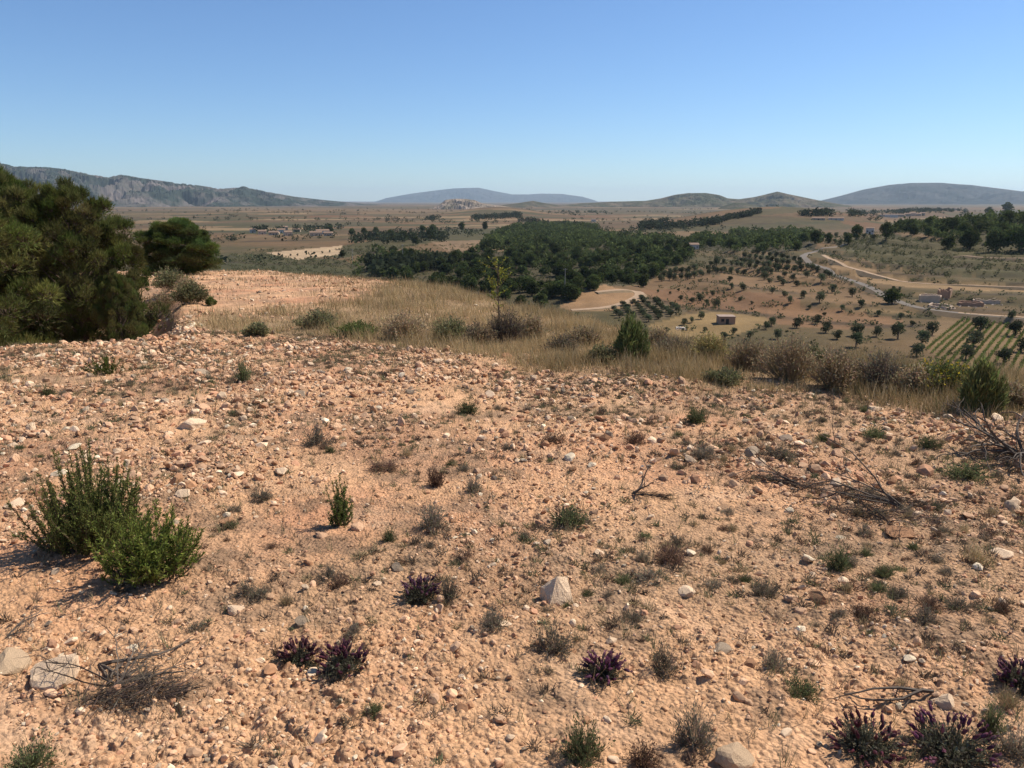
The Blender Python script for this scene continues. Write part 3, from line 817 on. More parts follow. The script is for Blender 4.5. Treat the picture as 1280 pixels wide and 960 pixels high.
tl = [(395, 556, 34, 30, 'grey', "grey purple twiggy cushion in the upper left middle of the field"), (585, 517, 30, 22, 'green', "pale green weed cushion upper middle of the stony field"),
      (540, 662, 40, 42, 'grey', "grey twiggy thyme in the middle of the field below the brown cushions"), (712, 657, 50, 32, 'green', "low dark twiggy weed with dead stems above the angular pale rock"),
      (545, 607, 26, 36, 'brown', "narrow brown weed above the grey twiggy thyme"), (592, 618, 24, 28, 'grey', "upright grey thyme beside the narrow brown weed"),
      (480, 588, 42, 20, 'brown', "purplish brown cushion above the small upright rosemary"), (838, 707, 44, 34, 'brown', "dark rounded weed cushion above the rounded cream rock"),
      (815, 728, 48, 20, 'grey', "spreading grey weed left of the rounded cream rock"), (425, 733, 32, 20, 'brown', "dark low weed left of the cream stone"),
      (692, 815, 48, 44, 'grey', "grey brown thyme below the angular pale rock"), (830, 842, 38, 44, 'grey', "grey thyme right of the middle purple lavender"),
      (728, 950, 52, 58, 'green', "grey green upright weed at the bottom edge, centre right"), (868, 935, 46, 60, 'grey', "tall grey thyme left of the shaded bottom boulder"),
      (805, 958, 40, 40, 'brown', "brown weed at the bottom edge between two taller ones"), (328, 626, 28, 18, 'grey', "small grey cushion left of the small upright rosemary"),
      (325, 748, 26, 16, 'grey', "small grey weed above the upright grey stone"), (357, 755, 22, 18, 'straw', "yellowish tuft above the two dark lavenders"),
      (562, 752, 28, 34, 'grey', "grey thyme right of the brown purple lavender"), (1080, 772, 32, 20, 'brown', "dark cushion in the right foreground weeds"),
      (1125, 748, 24, 16, 'grey', "small grey cushion upper right foreground"), (1162, 762, 28, 20, 'brown', "brown cushion left of a pair of grey ones"),
      (1200, 762, 32, 18, 'grey', "low grey cushion in the weedy right foreground row"), (1048, 712, 30, 36, 'green', "olive weed below the wide brown stone"),
      (1218, 704, 34, 30, 'straw', "yellowish grass tuft beside the flat pale stone"), (1000, 868, 46, 26, 'green', "olive low weed left of the dead branch"),
      (1238, 918, 26, 44, 'green', "upright pale green weed behind the rightmost lavender"), (1268, 945, 40, 40, 'grey', "grey twiggy weed at the bottom right corner"),
      (970, 838, 34, 32, 'grey', "grey thyme in the right front centre"), (40, 960, 46, 40, 'green', "green grass like tuft at the bottom left corner"),
      (468, 892, 28, 22, 'green', "small leafy green weed in the bare front centre left"), (486, 678, 18, 26, 'green', "tiny green seedling right of the small rosemary"),
      (880, 574, 34, 24, 'grey', "grey twiggy patch upper right of the field"), (1208, 598, 52, 24, 'green', "pale green creeping plant at the upper right"),
      (1160, 562, 28, 16, 'green', "light green weed above the creeping plant"), (1092, 547, 30, 18, 'green', "light green weed tuft at the upper right field edge"),
      (1028, 552, 20, 12, 'green', "tiny bright weed left of the light green weed"), (60, 494, 16, 14, 'green', "bluish green weed on the far left"),
      (305, 478, 18, 32, 'green', "thin upright weed beyond the stony rise"), (795, 555, 30, 22, 'brown', "dark dead weed in the upper right middle"),
      (870, 530, 28, 30, 'green', "wispy green weed upper right middle"), (690, 555, 28, 20, 'brown', "brown weed in the upper middle right"),
      (1232, 735, 0, 0, 'green', ""), (170, 555, 0, 0, 'grey', ""), (150, 738, 34, 12, 'grey', "flat grey weed in front of the tall rosemary"),
      (345, 470, 0, 0, 'grey', ""), (975, 575, 40, 20, 'grey', "grey brushy patch above the brushwood strip"), (615, 790, 34, 30, 'grey', "fine grey twigs left of the angular pale rock"),
      (955, 745, 30, 26, 'grey', "grey weed right of the rounded cream rock"), (985, 712, 0, 0, 'grey', ""), (1105, 720, 24, 18, 'green', "small green weed mid right")]
for px, py, w, h, kd, lab in tl:
    if not w: continue
    p = P(px, py)[0]; D = np.linalg.norm(p - [0, 0, CAMZ])
    put_tuft(p[0], p[1], w / F_PX * D * 1.1, h / F_PX * D * .95, kd, lab)
# the general sprinkling
n = 2200
x, y, d = wedge_points(n, 2.0, 14)
dn = litpatch(x, y) ** 1.5
k = (rng.uniform(size=n) < dn) & (grassmask(x, y) < .4); x = x[k]; y = y[k]; d = d[k]
px, py = proj(x, y, H(x, y)); k = (px > 2) & (px < 1278) & (py < 955); x = x[k]; y = y[k]; d = d[k]
sz = rng.uniform(.04, .11, len(x)); app = sz / d; order = np.argsort(-app)[:230]
for i in order:
    az = math.atan2(x[i], y[i])
    kd = rng.choice(['grey', 'brown', 'green', 'straw'], p=[.42, .24, .17, .17])
    h = sz[i] * rng.uniform(.35, .8) * (1.3 if kd == 'straw' else 1)
    put_tuft(x[i], y[i], sz[i] * 1.1, h, kd, f"{'larger' if sz[i] > .1 else 'small'} {TN[kd][1]} {where(x[i], y[i])}")

# lavender
def lavender_geo(seed, R, n=90, heads=34, purple=(.10, .03, .07)):
    r = np.random.default_rng(seed)
    g = tuft_geo(seed, R, n, (.10, .085, .06), (.11, .105, .07), .95, 14, .0018)
    gh = []; V, F = ico(1)
    for i in range(heads):
        a = r.uniform(0, 2 * pi); e = math.acos(r.uniform(.25, 1)) * .95
        dv = np.array([sin(e) * cos(a), sin(e) * sin(a), cos(e) * 1.05]); L = R * r.uniform(.85, 1.15)
        c = dv * L; hl = .015 * r.uniform(.8, 1.3)
        tube(g, [dv * L * .5, c], .0010, 3, (.12, .1, .06))
        t = unit(dv + r.normal(0, .2, 3)); s = unit(np.cross(t, [1, .2, .1])); u = np.cross(t, s)
        W = c + V[:, :1] * s * .0065 + V[:, 1:2] * u * .0065 + V[:, 2:] * t * hl
        h1 = Geo(); h1.add(W - c, F, vary(purple, len(W), r, .5, .3)); gh.append((c, h1))
        br = t * 1.0 + r.normal(0, .35, (4, 3))
        blades(h1, np.repeat((t * hl * .8)[None], 4, 0), br, .013, .003, vary(np.array(purple) * 1.6, 4, r, .4), 0, r)
    return g, gh
for i, (px, py, w, lab, pur) in enumerate([
    (374, 826, 48, "dark purple flowering lavender, left one of the front pair", (.11, .05, .055)), (430, 838, 58, "dark purple flowering lavender, taller right one of the front pair", (.095, .04, .05)),
    (755, 846, 50, "lavender with bright purple heads in the front centre", (.15, .06, .09)), (1082, 938, 72, "dense dark lavender below the dead branch", (.12, .052, .055)),
    (1190, 942, 84, "wide lavender with magenta heads at the lower right", (.14, .06, .08)), (525, 748, 52, "brownish purple lavender behind the front pair", (.10, .05, .07)),
    (1272, 858, 44, "lavender cut off by the right edge", (.12, .055, .07))]):
    p = P(px, py)[0]; D = np.linalg.norm(p - [0, 0, CAMZ]); R = w / F_PX * D * .49
    g, gh = lavender_geo(80 + i, R, 170, 46, pur)
    plant("lavender", lab, "lavender", (p[0], p[1], p[2] - .01), [("foliage", g, M_LEAF)], "wild lavenders")
    e_ = LAST[0]
    for c_, h1 in gh: obj("flower_head", h1.mesh("flower_head", M_LEAF), e_, c_)
print("tufts", time.time() - T0)

# dead branches and brushwood
def dead_geo(seed, L, n_main=3, twigs=16, r0=.008, flat=.35, spread=1.0, heading=0., col=(.12, .09, .07)):
    r = np.random.default_rng(seed); g = Geo()
    def grow(p, a, el, L, rad, depth):
        n = 7; pts = [np.array(p)]
        for i in range(n):
            a += r.normal(0, .22); el += r.normal(0, .18) - .05 * i * flat
            stp = L / n; q = pts[-1] + stp * np.array([cos(a) * cos(el), sin(a) * cos(el), sin(el)])
            q[2] = max(q[2], .004); pts.append(q)
        tube(g, pts, np.linspace(rad, rad * .35, n + 1), 5 if rad > .004 else 3, (.5, .5, .5))
        if depth:
            for i in range(2 + int(twigs / (4 - depth))):
                j = int(r.integers(1, n)); grow(pts[j], a + r.choice([-1, 1]) * r.uniform(.3, 1.2), el + r.normal(.1, .3), L * r.uniform(.25, .55), rad * .45, depth - 1)
    for i in range(n_main):
        grow((0, 0, r0), heading + (r.uniform(-1, 1) * spread), r.uniform(.1, .5), L * r.uniform(.7, 1.1), r0, 2)
    return g
def dead(px, py, label, **k):
    g = dead_geo(**k); o = obj("dead_branch", g.mesh("dead_branch", M_DEAD), None, base(px, py, 0)); tag(o, label, "dead branch"); return o
dead(148, 862, "grey dead twig heap with long bare stems beside the largest boulder", seed=5, L=.26, n_main=9, twigs=10, r0=.004, spread=3.1)
dead(125, 838, "bare forked grey branch arching over the twig heap", seed=8, L=.45, n_main=3, twigs=5, r0=.008, spread=.35, heading=-.35)
dead(10, 800, "curved dead branch at the left edge above the ochre boulder", seed=9, L=.22, n_main=3, twigs=5, r0=.004, spread=.9, heading=.4)
dead(1165, 872, "dead stick lying behind the two right lavenders", seed=10, L=.34, n_main=2, twigs=3, r0=.007, spread=.12, heading=3.1)
dead(1285, 580, "large pile of grey dead branches at the right edge", seed=15, L=.8, n_main=7, twigs=7, r0=.013, spread=1.1, heading=2.9)
dead(1135, 640, "long dark brushwood strip lying across the right of the field", seed=16, L=.75, n_main=7, twigs=5, r0=.007, spread=.16, heading=2.85)
dead(1000, 607, "dark end of brushwood left of the long strip", seed=17, L=.5, n_main=5, twigs=5, r0=.006, spread=.25, heading=2.95)
dead(720, 656, "short dead stems under the dark twiggy weed", seed=18, L=.17, n_main=4, twigs=4, r0=.006, spread=.5, heading=3.0)
dead(790, 620, "small charred looking stick in the centre right of the field", seed=19, L=.24, n_main=3, twigs=2, r0=.008, spread=.5, heading=-.2)
dead(1110, 655, "tangle of grey brushwood beside the wide brown stone", seed=20, L=.34, n_main=6, twigs=8, r0=.004, spread=1.5, heading=3.1)

def brush(px, py, label, L, W, hgt, head, n=1500, col=(.14, .105, .08)):
    p = P(px, py)[0]; r = np.random.default_rng(int(px)); t = r.uniform(-1, 1, n); s = r.normal(0, .45, n) * (1 - .7 * t * t)
    x = t * L / 2 * cos(head) - s * W / 2 * sin(head); y = t * L / 2 * sin(head) + s * W / 2 * cos(head)
    z = H(x + p[0], y + p[1]) - p[2] + r.uniform(0, 1, n) ** 1.5 * hgt * (1 - .7 * t * t)
    a = head + r.normal(0, 1.0, n); dv = np.stack([np.cos(a), np.sin(a), r.normal(.05, .18, n)], -1)
    g = Geo(); blades(g, np.stack([x, y, z], -1), dv, r.uniform(.03, .14, n), r.uniform(.0006, .0017, n), vary(col, n, r, .45), 0, r)
    o = obj("brushwood", g.mesh("brushwood", M_STEM), None, p); tag(o, label, "brushwood"); return o
brush(1048, 618, "dark matted brushwood strip running diagonally over the right of the field", 1.15, .22, .05, -.50, 2200)
brush(1105, 648, "second thinner mat of dead twigs below the diagonal strip", .6, .25, .04, -.3, 900)
brush(1262, 575, "tangled grey brushwood mat at the right edge of the field", .7, .5, .10, -.4, 1900)
brush(165, 878, "matted fine twigs under the bare forked branch", .34, .2, .04, .1, 1300, (.09, .068, .052))
brush(715, 655, "small mat of dead twigs left of the charred stick", .2, .08, .03, .1, 250)
brush(812, 622, "charred looking twig scraps in the centre right", .22, .06, .02, -.3, 250, (.07, .055, .045))
# scattered short litter and stubble over the near field
def litter():
    g = Geo()
    n = 100000; x, y, d = wedge_points(n, 1.9, 15); k = rng.uniform(size=n) < np.clip(.10 + .9 * litpatch(x, y), .03, 1)
    x = x[k]; y = y[k]; d = d[k]; n = len(x); z = H(x, y)
    dv = rng.normal(size=(n, 3)); dv[:, 2] = np.abs(dv[:, 2]) * .55 + .1
    c = np.array([(.36, .27, .15), (.18, .13, .09), (.25, .2, .13), (.15, .16, .08), (.12, .09, .07)])[rng.integers(5, size=n)]
    blades(g, np.stack([x, y, z - .003], -1), dv, rng.uniform(.02, .075, n), .0007 + d * .00012, c * rng.uniform(.7, 1.2, (n, 1)), 0)
    # upright wisps in small clumps
    m = 3200; x, y, d = wedge_points(m, 2.2, 15); q = 9
    bx = np.repeat(x, q) + rng.normal(0, .012, m * q); by = np.repeat(y, q) + rng.normal(0, .012, m * q); bz = H(bx, by)
    dv = rng.normal(0, .35, (m * q, 3)); dv[:, 2] = 1
    c = np.repeat(np.array([(.34, .26, .15), (.22, .18, .11), (.17, .18, .09)])[rng.integers(3, size=m)], q, 0)
    blades(g, np.stack([bx, by, bz], -1), dv, rng.uniform(.04, .13, m * q), .0009 + np.repeat(d, q) * .00012, c, 0, kite=False)
    o = obj("dry_grass", g.mesh("dry_grass", M_DRY)); tag(o, "sparse dry stubble and plant litter strewn over the stony field", "grass", kind="stuff")
litter()
def small_weeds():
    g = Geo(); r = np.random.default_rng(88); n = 19000; x, y, d = wedge_points(n, 2.0, 16.5); az = np.arctan2(x, y)
    dens = (.06 + .94 * litpatch(x, y) ** 1.4) * (1 - grassmask(x, y))
    k = r.uniform(size=n) < dens; x = x[k]; y = y[k]; d = d[k]; n = len(x); z = H(x, y); q = 40
    R_ = r.uniform(.015, .055, n) * (1 + .5 * sm((d - 6) / 6))
    dv = r.normal(0, 1, (n * q, 3)); dv[:, 2] = np.abs(dv[:, 2]) * .9 + .15; dv = unit(dv)
    RR = np.repeat(R_, q); b = np.repeat(np.stack([x, y, z - .004], -1), q, 0) + r.normal(0, .25, (n * q, 3)) * RR[:, None] * [1, 1, 0]
    c = np.repeat(np.array([(.20, .15, .10), (.16, .10, .07), (.15, .15, .08), (.30, .23, .13), (.12, .09, .065)])[r.integers(5, size=n)], q, 0) * r.uniform(.6, 1.3, (n * q, 1))
    blades(g, b, dv, RR * r.uniform(.5, 1.2, n * q), .0009 + RR * .027, c, 0, r)
    o = obj("small_weeds", g.mesh("small_weeds", M_DRY)); tag(o, "countless tiny dry weeds dotted between the stones", "weeds", kind="stuff")
small_weeds()

# ---- the dry grass margin
def grass_band():
    g = Geo(); n = 420000
    a = rng.uniform(GM_AZ[0], radians(38), n)
    a_in = np.interp(a, GM_AZ, GM_IN); a_R = np.interp(a, E_AZ, E_R)
    out = np.minimum(a_R * 1.35, 52)
    u = rng.uniform(size=n) ** 1.25; d = (a_in - 1.5) + (out - a_in + 1.5) * u
    x = d * np.sin(a); y = d * np.cos(a)
    clump = np.clip(.5 + .9 * fbm(x / .9, y / .9, 3, 401), 0, 1)
    keep = rng.uniform(size=n) < grassmask(x, y) * (.05 + .95 * clump ** 1.6)
    x = x[keep]; y = y[keep]; d = d[keep]; clump = clump[keep]; n = len(x)
    z = H(x, y); tone = fbm(x / 2.5, y / 2.5, 3, 405)
    dark = sm((a[keep] - .1) / .3)
    hgt = (.07 + .29 * clump * rng.uniform(.4, 1, n)) * (1 + .5 * sm((d - 16) / 14)) * (.75 + .5 * sm(tone + .5))
    edge = sm((d - (a_in[keep] - 1.5)) / 3.5); hgt *= .3 + .7 * edge
    dv = rng.normal(0, .26, (n, 3)) * rng.uniform(.5, 2.2, (n, 1)); dv[:, 2] = 1; dv[:, 0] += -.1; hgt = hgt * rng.uniform(.6, 1.35, n)
    c = np.array([.54, .39, .20]) * (1 - sm(tone * 1.4 + .35))[:, None] + np.array([.38, .28, .145]) * sm(tone * 1.4 + .35)[:, None]
    gr = (rng.uniform(size=n) < .07 + .10 * dark)[:, None]
    c = np.where(gr, np.array([.17, .18, .07]), c) * rng.uniform(.65, 1.25, (n, 1)) * (1 - .22 * dark[:, None])
    c = np.where((rng.uniform(size=n) < .12)[:, None], np.array([.56, .43, .26]), c)
    b = np.stack([x, y, z - .01], -1)
    blades(g, b, dv, hgt, .0016 + .00022 * d, c, 0, kite=False)
    o = obj("tall_dry_grass", g.mesh("tall_dry_grass", M_DRY)); tag(o, "band of straw coloured dry grass along the edge of the field", "grass", kind="stuff")
    # thin grass on the upper orange field
    g = Geo(); n = 30000; a = az_of(rng.uniform(215, 560, n)); d = np.sqrt(rng.uniform(20 ** 2, 60 ** 2, n)); x = d * np.sin(a); y = d * np.cos(a)
    k = rng.uniform(size=n) < np.clip(.15 + fbm(x / 3, y / 3, 3, 411) + sm((a - az_of(330)) / .25), 0, 1); x = x[k]; y = y[k]; d = d[k]; n = len(x)
    dv = rng.normal(0, .3, (n, 3)); dv[:, 2] = 1
    c = np.array([(.42, .31, .17), (.30, .22, .12), (.20, .18, .09)])[rng.integers(3, size=n)] * rng.uniform(.7, 1.2, (n, 1))
    blades(g, np.stack([x, y, H(x, y)], -1), dv, rng.uniform(.08, .25, n), .0025 + .0002 * d, c, 0, kite=False)
    o = obj("thin_dry_grass", g.mesh("thin_dry_grass", M_DRY)); tag(o, "thin dry grass over the upper orange field", "grass", kind="stuff")
grass_band()
print("grass", time.time() - T0)

# ---- shrubs of the margin
def shrub_geo(seed, w, h, n, scol, lcol, leaves=16, ll=.03, lw=.005, upright=0., flower=None):
    """dense shrub: many forked stems in a dome, small leaves through the volume"""
    r = np.random.default_rng(seed); gs = Geo(); gl = Geo()
    a = r.uniform(0, 2 * pi, n); rad = np.sqrt(r.uniform(0, 1, n)); lob = 1 + .3 * np.sin(a * 3 + seed) + .15 * np.sin(a * 7 + seed * 2)
    tx = np.stack([np.cos(a) * rad * lob * w / 2, np.sin(a) * rad * lob * w / 2, h * np.sqrt(np.clip(1 - (rad * .92) ** 2, 0.05, 1)) * r.uniform(.6, 1.1, n)], -1)
    b = tx * [(.25 + .5 * upright), (.25 + .5 * upright), 0] + r.normal(0, w * .03, (n, 3)) * [1, 1, 0]
    dv = tx - b; L = np.linalg.norm(dv, axis=1)
    blades(gs, b, dv, L, .003 + w * .0022, vary(scol, n, r, .3), 0, r)
    for q in range(3):
        t = r.uniform(.35, .8, (n, 1)); blades(gs, b + dv * t, unit(dv) + r.normal(0, .4, (n, 3)), L * .35, .002 + w * .0013, vary(scol, n, r, .3), 0, r)
    m = n * leaves; k = r.integers(n, size=m); t = r.uniform(.25 - .1 * upright, 1.03, (m, 1)) ** .7
    bb = b[k] + dv[k] * t + r.normal(0, w * .035 * (1 - .6 * upright), (m, 3)); bb[:, 2] = np.maximum(bb[:, 2], .01)
    blades(gl, bb, unit(dv[k]) * (1 + upright * 1.5) + r.normal(0, .75, (m, 3)), ll * r.uniform(.6, 1.3, m), lw, vary(lcol, m, r, .4, .14), 0, r)
    if flower is not None:
        m = n; k = r.integers(n, size=m); bb = tx[k] + r.normal(0, w * .03, (m, 3))
        blades(gl, bb, r.normal(0, 1, (m, 3)), ll * 1.0, lw * 1.6, vary(flower, m, r, .3), 0, r)
    return gs, gl
SB = [  # px, base py, w px, h px, kind, label
    (322, 420, 30, 22, 'olive', "grey green shrub at the left end of the grass band"), (400, 410, 55, 28, 'olive', "spreading green shrub in the grass left of centre"),
    (447, 421, 58, 24, 'green', "low dark green shrub in the grass left of centre"), (505, 424, 66, 46, 'dry', "purplish brown dry shrub in the grass band"),
    (562, 424, 56, 36, 'olive', "olive shrub left of the sapling"), (596, 430, 44, 36, 'dry', "dry shrub just left of the sapling foot"),
    (632, 428, 56, 58, 'dark', "dark bare twiggy shrub under the sapling"), (664, 424, 44, 40, 'dry', "straw brown shrub right of the sapling"),
    (702, 442, 50, 34, 'dark', "dark grey low shrub between the sapling and the broom"), (755, 454, 44, 32, 'olive', "grey green cushion shrub at the left foot of the broom"),
    (730, 432, 40, 34, 'dry', "brown shrub behind the dark grey low shrub"), (842, 448, 62, 36, 'dark', "dark brown shrub right of the tall broom"),
    (822, 440, 40, 40, 'dry', "dry shrub touching the right side of the broom"),
    (885, 452, 52, 48, 'yellow', "yellowish dry shrub right of the tall broom"), (935, 462, 62, 52, 'dry', "brown dry shrub at the left end of the thicket"),
    (985, 475, 76, 70, 'dry', "tall reddish brown shrub in the right thicket"), (1042, 484, 74, 62, 'dry', "tall dry brown shrub in the middle of the right thicket"),
    (1100, 486, 66, 56, 'dark', "dark bare twiggy shrub in the right thicket"), (1142, 492, 48, 44, 'dry', "dry shrub left of the yellow flowered bush"),
    (1178, 490, 80, 46, 'flower', "rounded dark green bush with yellow flowers on the right"), (1262, 508, 60, 36, 'dry', "brown shrub at the right edge of the thicket"),
    (1015, 460, 40, 36, 'olive', "olive shrub behind the right thicket"), (905, 478, 50, 22, 'olive', "low green weeds in front of the thicket"),
    (213, 362, 44, 26, 'olive', "grey green shrub beside the track near the lone pine"), (238, 380, 46, 28, 'olive', "olive shrub below the lone pine"), (205, 392, 46, 26, 'dry', "dry shrub between the big pines and the field"),
    (186, 412, 36, 22, 'olive', "small olive shrub on the rubble bank"), (264, 382, 10, 9, 'green', "tiny round green shrub alone on the orange field"),
    (8, 418, 46, 42, 'green', "green bush at the foot of the big pines by the left edge"), (232, 366, 30, 18, 'dry', "small dry shrub behind the olive shrub"), (168, 404, 34, 20, 'olive', "low shrub at the right foot of the big pines"),
]
SBK = {  # stem colour, leaf colour
    'olive': ((.24, .20, .12), (.19, .18, .09), 16), 'green': ((.16, .14, .07), (.13, .15, .05), 20), 'dry': ((.32, .235, .14), (.34, .255, .15), 9),
    'dark': ((.19, .145, .11), (.19, .155, .10), 7), 'yellow': ((.34, .27, .13), (.36, .29, .12), 12), 'flower': ((.16, .15, .07), (.13, .14, .05), 20)}
for i, (px, py, w, h, kd, lab) in enumerate(SB):
    p = P(px, py)[0]; D = np.linalg.norm(p - [0, 0, CAMZ]); W = w / F_PX * D * .88; Hh = h / F_PX * D * (.78 if px > 300 else .95)
    sc, lc, lv = SBK[kd]; k = .025 * D / 12 + .01
    gs, gl = shrub_geo(600 + i, W, Hh, int(min(300, 110 + 2.3 * w)), sc, lc, lv, k * 1.1, k * .22, 0., (.45, .32, .04) if kd == 'flower' else None)
    plant("shrub", lab, "shrub", (p[0], p[1], p[2] - .02), [("branches", gs, M_STEM), ("foliage", gl, M_LEAF)])
for px, py, w, h, lab, c in [(787, 453, 34, 60, "tall upright green broom standing at the edge of the field", (.17, .19, .07)), (1222, 515, 34, 60, "upright green broom near the right edge", (.18, .19, .07))]:
    p = P(px, py)[0]; D = np.linalg.norm(p - [0, 0, CAMZ])
    gs, gl = shrub_geo(px, w / F_PX * D, h / F_PX * D * .92, 380, (.17, .18, .08), c, 18, .085, .0065, 1.0)
    plant("broom_bush", lab, "shrub", (p[0], p[1], p[2] - .02), [("branches", gs, M_STEM), ("foliage", gl, M_LEAF)])

# sapling
def sapling():
    p = P(623, 427)[0]; D = np.linalg.norm(p - [0, 0, CAMZ]); r = np.random.default_rng(4)
    gt = Geo(); gl = Geo(); hh = 96 / F_PX * D
    tube(gt, [(0, 0, 0), (.01, 0, hh * .4), (-.01, .01, hh * .75), (.02, 0, hh)], [.013, .011, .007, .003], 6)
    for i in range(34):
        z = hh * r.uniform(.35, .95); a = r.uniform(0, 2 * pi); L = hh * r.uniform(.10, .26)
        v = np.array([cos(a), sin(a), r.uniform(.4, 1.2)]); q = np.array([0, 0, z]); e = q + unit(v) * L
        tube(gt, [q, (q + e) / 2 + [0, 0, -.01], e], [.004, .003, .0015], 4)
        m = 17 if z > hh * .5 else 5; u = r.uniform(.3, 1.05, (m, 1))
        blades(gl, q + (e - q) * u, unit(e - q) + r.normal(0, .8, (m, 3)), r.uniform(.03, .055, m), .009, vary((.22, .22, .045), m, r, .35, .15), 0, r)
    plant("sapling", "slender yellow green sapling rising from the grass band", "sapling", p, [("trunk", gt, M_BARK), ("crown", gl, M_LEAF)])
sapling()
print("shrubs", time.time() - T0)

# ================================================================== PINES NEAR
def pine_geo(seed, W, Hh, n_cl, n_tuft, base_frac=.05, col=(.055, .075, .022), nl=.13, lobes=9, needles=6, shape=1.0, csize=.14):
    r = np.random.default_rng(seed); gt = Geo(); gl = Geo()
    top = Hh * .86
    tr = np.array([(0, 0, -.2), (.05, .02, Hh * .2), (-.04, .06, Hh * .45), (.06, -.02, Hh * .7), (0, 0, top)])
    tube(gt, tr, np.array([.055, .042, .032, .02, .008]) * Hh / 2.2, 8)
    # big lobes then clumps
    la = r.uniform(0, 2 * pi, lobes); lz = r.uniform(.12, .92, lobes)
    cl = []
    tries = 0
    while len(cl) < n_cl and tries < n_cl * 60:
        tries += 1
        a = r.uniform(0, 2 * pi); t = r.uniform(0.02, 1.0)
        env = (np.sin(pi * np.clip(t * .80 + .2, 0, 1)) ** .5) * shape if t > .12 else .8 * shape
        env *= 1 + .16 * sin(3 * a + seed) + .13 * sin(7 * t * pi + 2 * a + seed)
        q = r.uniform(.45, 1.0) ** .6
        pt = np.array([cos(a) * env * q * W / 2, sin(a) * env * q * W / 2, Hh * (base_frac + (1 - base_frac) * t * (.97))])
        s = csize * W * r.uniform(.6, 1.15) * (1 - .35 * t)
        if any(np.linalg.norm(pt - c[0]) < .48 * (s + c[1]) for c in cl[-160:]): continue
        cl.append((pt, s))
    for k, (pt, s) in enumerate(cl):
        z0 = max(.15, pt[2] - np.hypot(pt[0], pt[1]) * .65 - .1)
        q = np.array([np.interp(z0, tr[:, 2], tr[:, 0]), np.interp(z0, tr[:, 2], tr[:, 1]), min(z0, top)])
        mid = (q + pt) / 2 + [0, 0, -.12 * s]
        if k % 2 == 0: tube(gt, [q, mid, pt], [.012 * Hh / 2.5, .009 * Hh / 2.5, .004], 4)
        m = n_tuft; v = unit(r.normal(size=(m, 3))); v[:, 2] = np.abs(v[:, 2]) * np.where(r.uniform(size=m) < .78, 1, -1)
        c = pt + v * s * r.uniform(.35, 1.0, (m, 1)) * [1, 1, .72]
        cc = vary(col, 1, r, .38, .12)[0]
        out = unit(v * .8 + np.array([0, 0, .55]) + unit(pt * [1, 1, 0]) * .25)
        for _ in range(needles):
            blades(gl, c, out + r.normal(0, .42, (m, 3)), nl * r.uniform(.7, 1.25, m), nl * .055, vary(cc, m, r, .25, .1), 0, r, kite=False)
        # short twig
        blades(gt, c - out * nl * .8, out, nl * 1.2, .006, (.2, .15, .1), 0, r)
    return gt, gl
gt, gl = pine_geo(21, 5.0, 5.0, 230, 120, .0, (.17, .18, .058), .16, csize=.105)
mt = gt.mesh("trunk", M_BARK); ml = gl.mesh("crown", M_LEAF)
def near_pine(px, d, w, topy, mt, ml, W0, H0, label, rot, zoff=0):
    a = float(az_of(px)); x = d * sin(a); y = d * cos(a); z = float(H(np.array([x]), np.array([y]))[0])
    zt = CAMZ + d * math.tan(math.atan((480 - topy) / F_PX) - PITCH)
    hh = zt - z; ww = w / F_PX * d
    e = empty("pine_tree", (x, y, z), rot, (ww / W0, ww / W0, hh / H0)); tag(e, label, "pine tree")
    obj("trunk", mt, e); obj("crown", ml, e); return e
near_pine(104, 22, 132, 230, mt, ml, 5.0, 5.0, "bushy dark pine with foliage to the ground, right one of the big left pines", 0.4)
near_pine(0, 24, 150, 207, mt, ml, 5.0, 5.0, "tallest lighter green pine cut off by the left edge", 2.2)
near_pine(-75, 21, 190, 200, mt, ml, 5.0, 5.0, "pine mostly outside the left edge behind the others", 4.2)
near_pine(58, 27, 110, 232, mt, ml, 5.0, 5.0, "pine filling the gap between the two big left pines", 5.2)
near_pine(154, 20.5, 52, 330, mt, ml, 5.0, 5.0, "low young pine at the right foot of the big left pines", 1.2)
gt, gl = pine_geo(31, 4.2, 3.7, 110, 190, .0, (.085, .11, .036), .22, csize=.15)
near_pine(236, 46, 74, 273, gt.mesh("trunk", M_BARK), gl.mesh("crown", M_LEAF), 4.2, 3.7, "lone rounded dark pine standing by the track beyond the big pines", 1.0)
print("pines", time.time() - T0)

# ================================================================== VALLEY TREES
def small_tree(seed, W, Hh, n_cl, n_leaf, col, ls, trunk=.2, squash=.75):
    r = np.random.default_rng(seed); g = Geo()
    tube(g, [(0, 0, -.5), (.1, 0, Hh * .3), (0, .1, Hh * .6)], [W * .05, W * .04, W * .02], 5, (.12, .09, .07), 1)
    for i in range(n_cl):
        a = r.uniform(0, 2 * pi); t = r.uniform(0, 1); rr = np.sqrt(np.clip(1 - (2 * t - .9) ** 2 * .8, .1, 1)) * r.uniform(.3, .85)
        c = np.array([cos(a) * rr * W * .42, sin(a) * rr * W * .42, Hh * (trunk + (1 - trunk) * (.1 + t * .8))])
        s = W * r.uniform(.14, .24)
        v = unit(r.normal(size=(n_leaf, 3))); q = c + v * s * r.uniform(.6, 1.0, (n_leaf, 1)) * [1, 1, squash]
        cc = vary(col, 1, r, .3, .1)[0]
        blades(g, q, v * .6 + r.normal(0, .7, (n_leaf, 3)) + [0, 0, .4], ls * r.uniform(.7, 1.3, n_leaf), ls * .34, vary(cc, n_leaf, r, .25, .08), 0, r)
    return g
PINE_C = (.072, .088, .030); OLIVE_C = (.095, .105, .055)
FP = [small_tree(300 + i, 8, [9, 8, 10, 7, 8.5][i], 26, 60, np.array(PINE_C) * [1, .9, 1.1, 1.25, .95][i], .85, .12).mesh("pine_tree", [M_LEAF_TREE, M_BARK]) for i in range(5)]
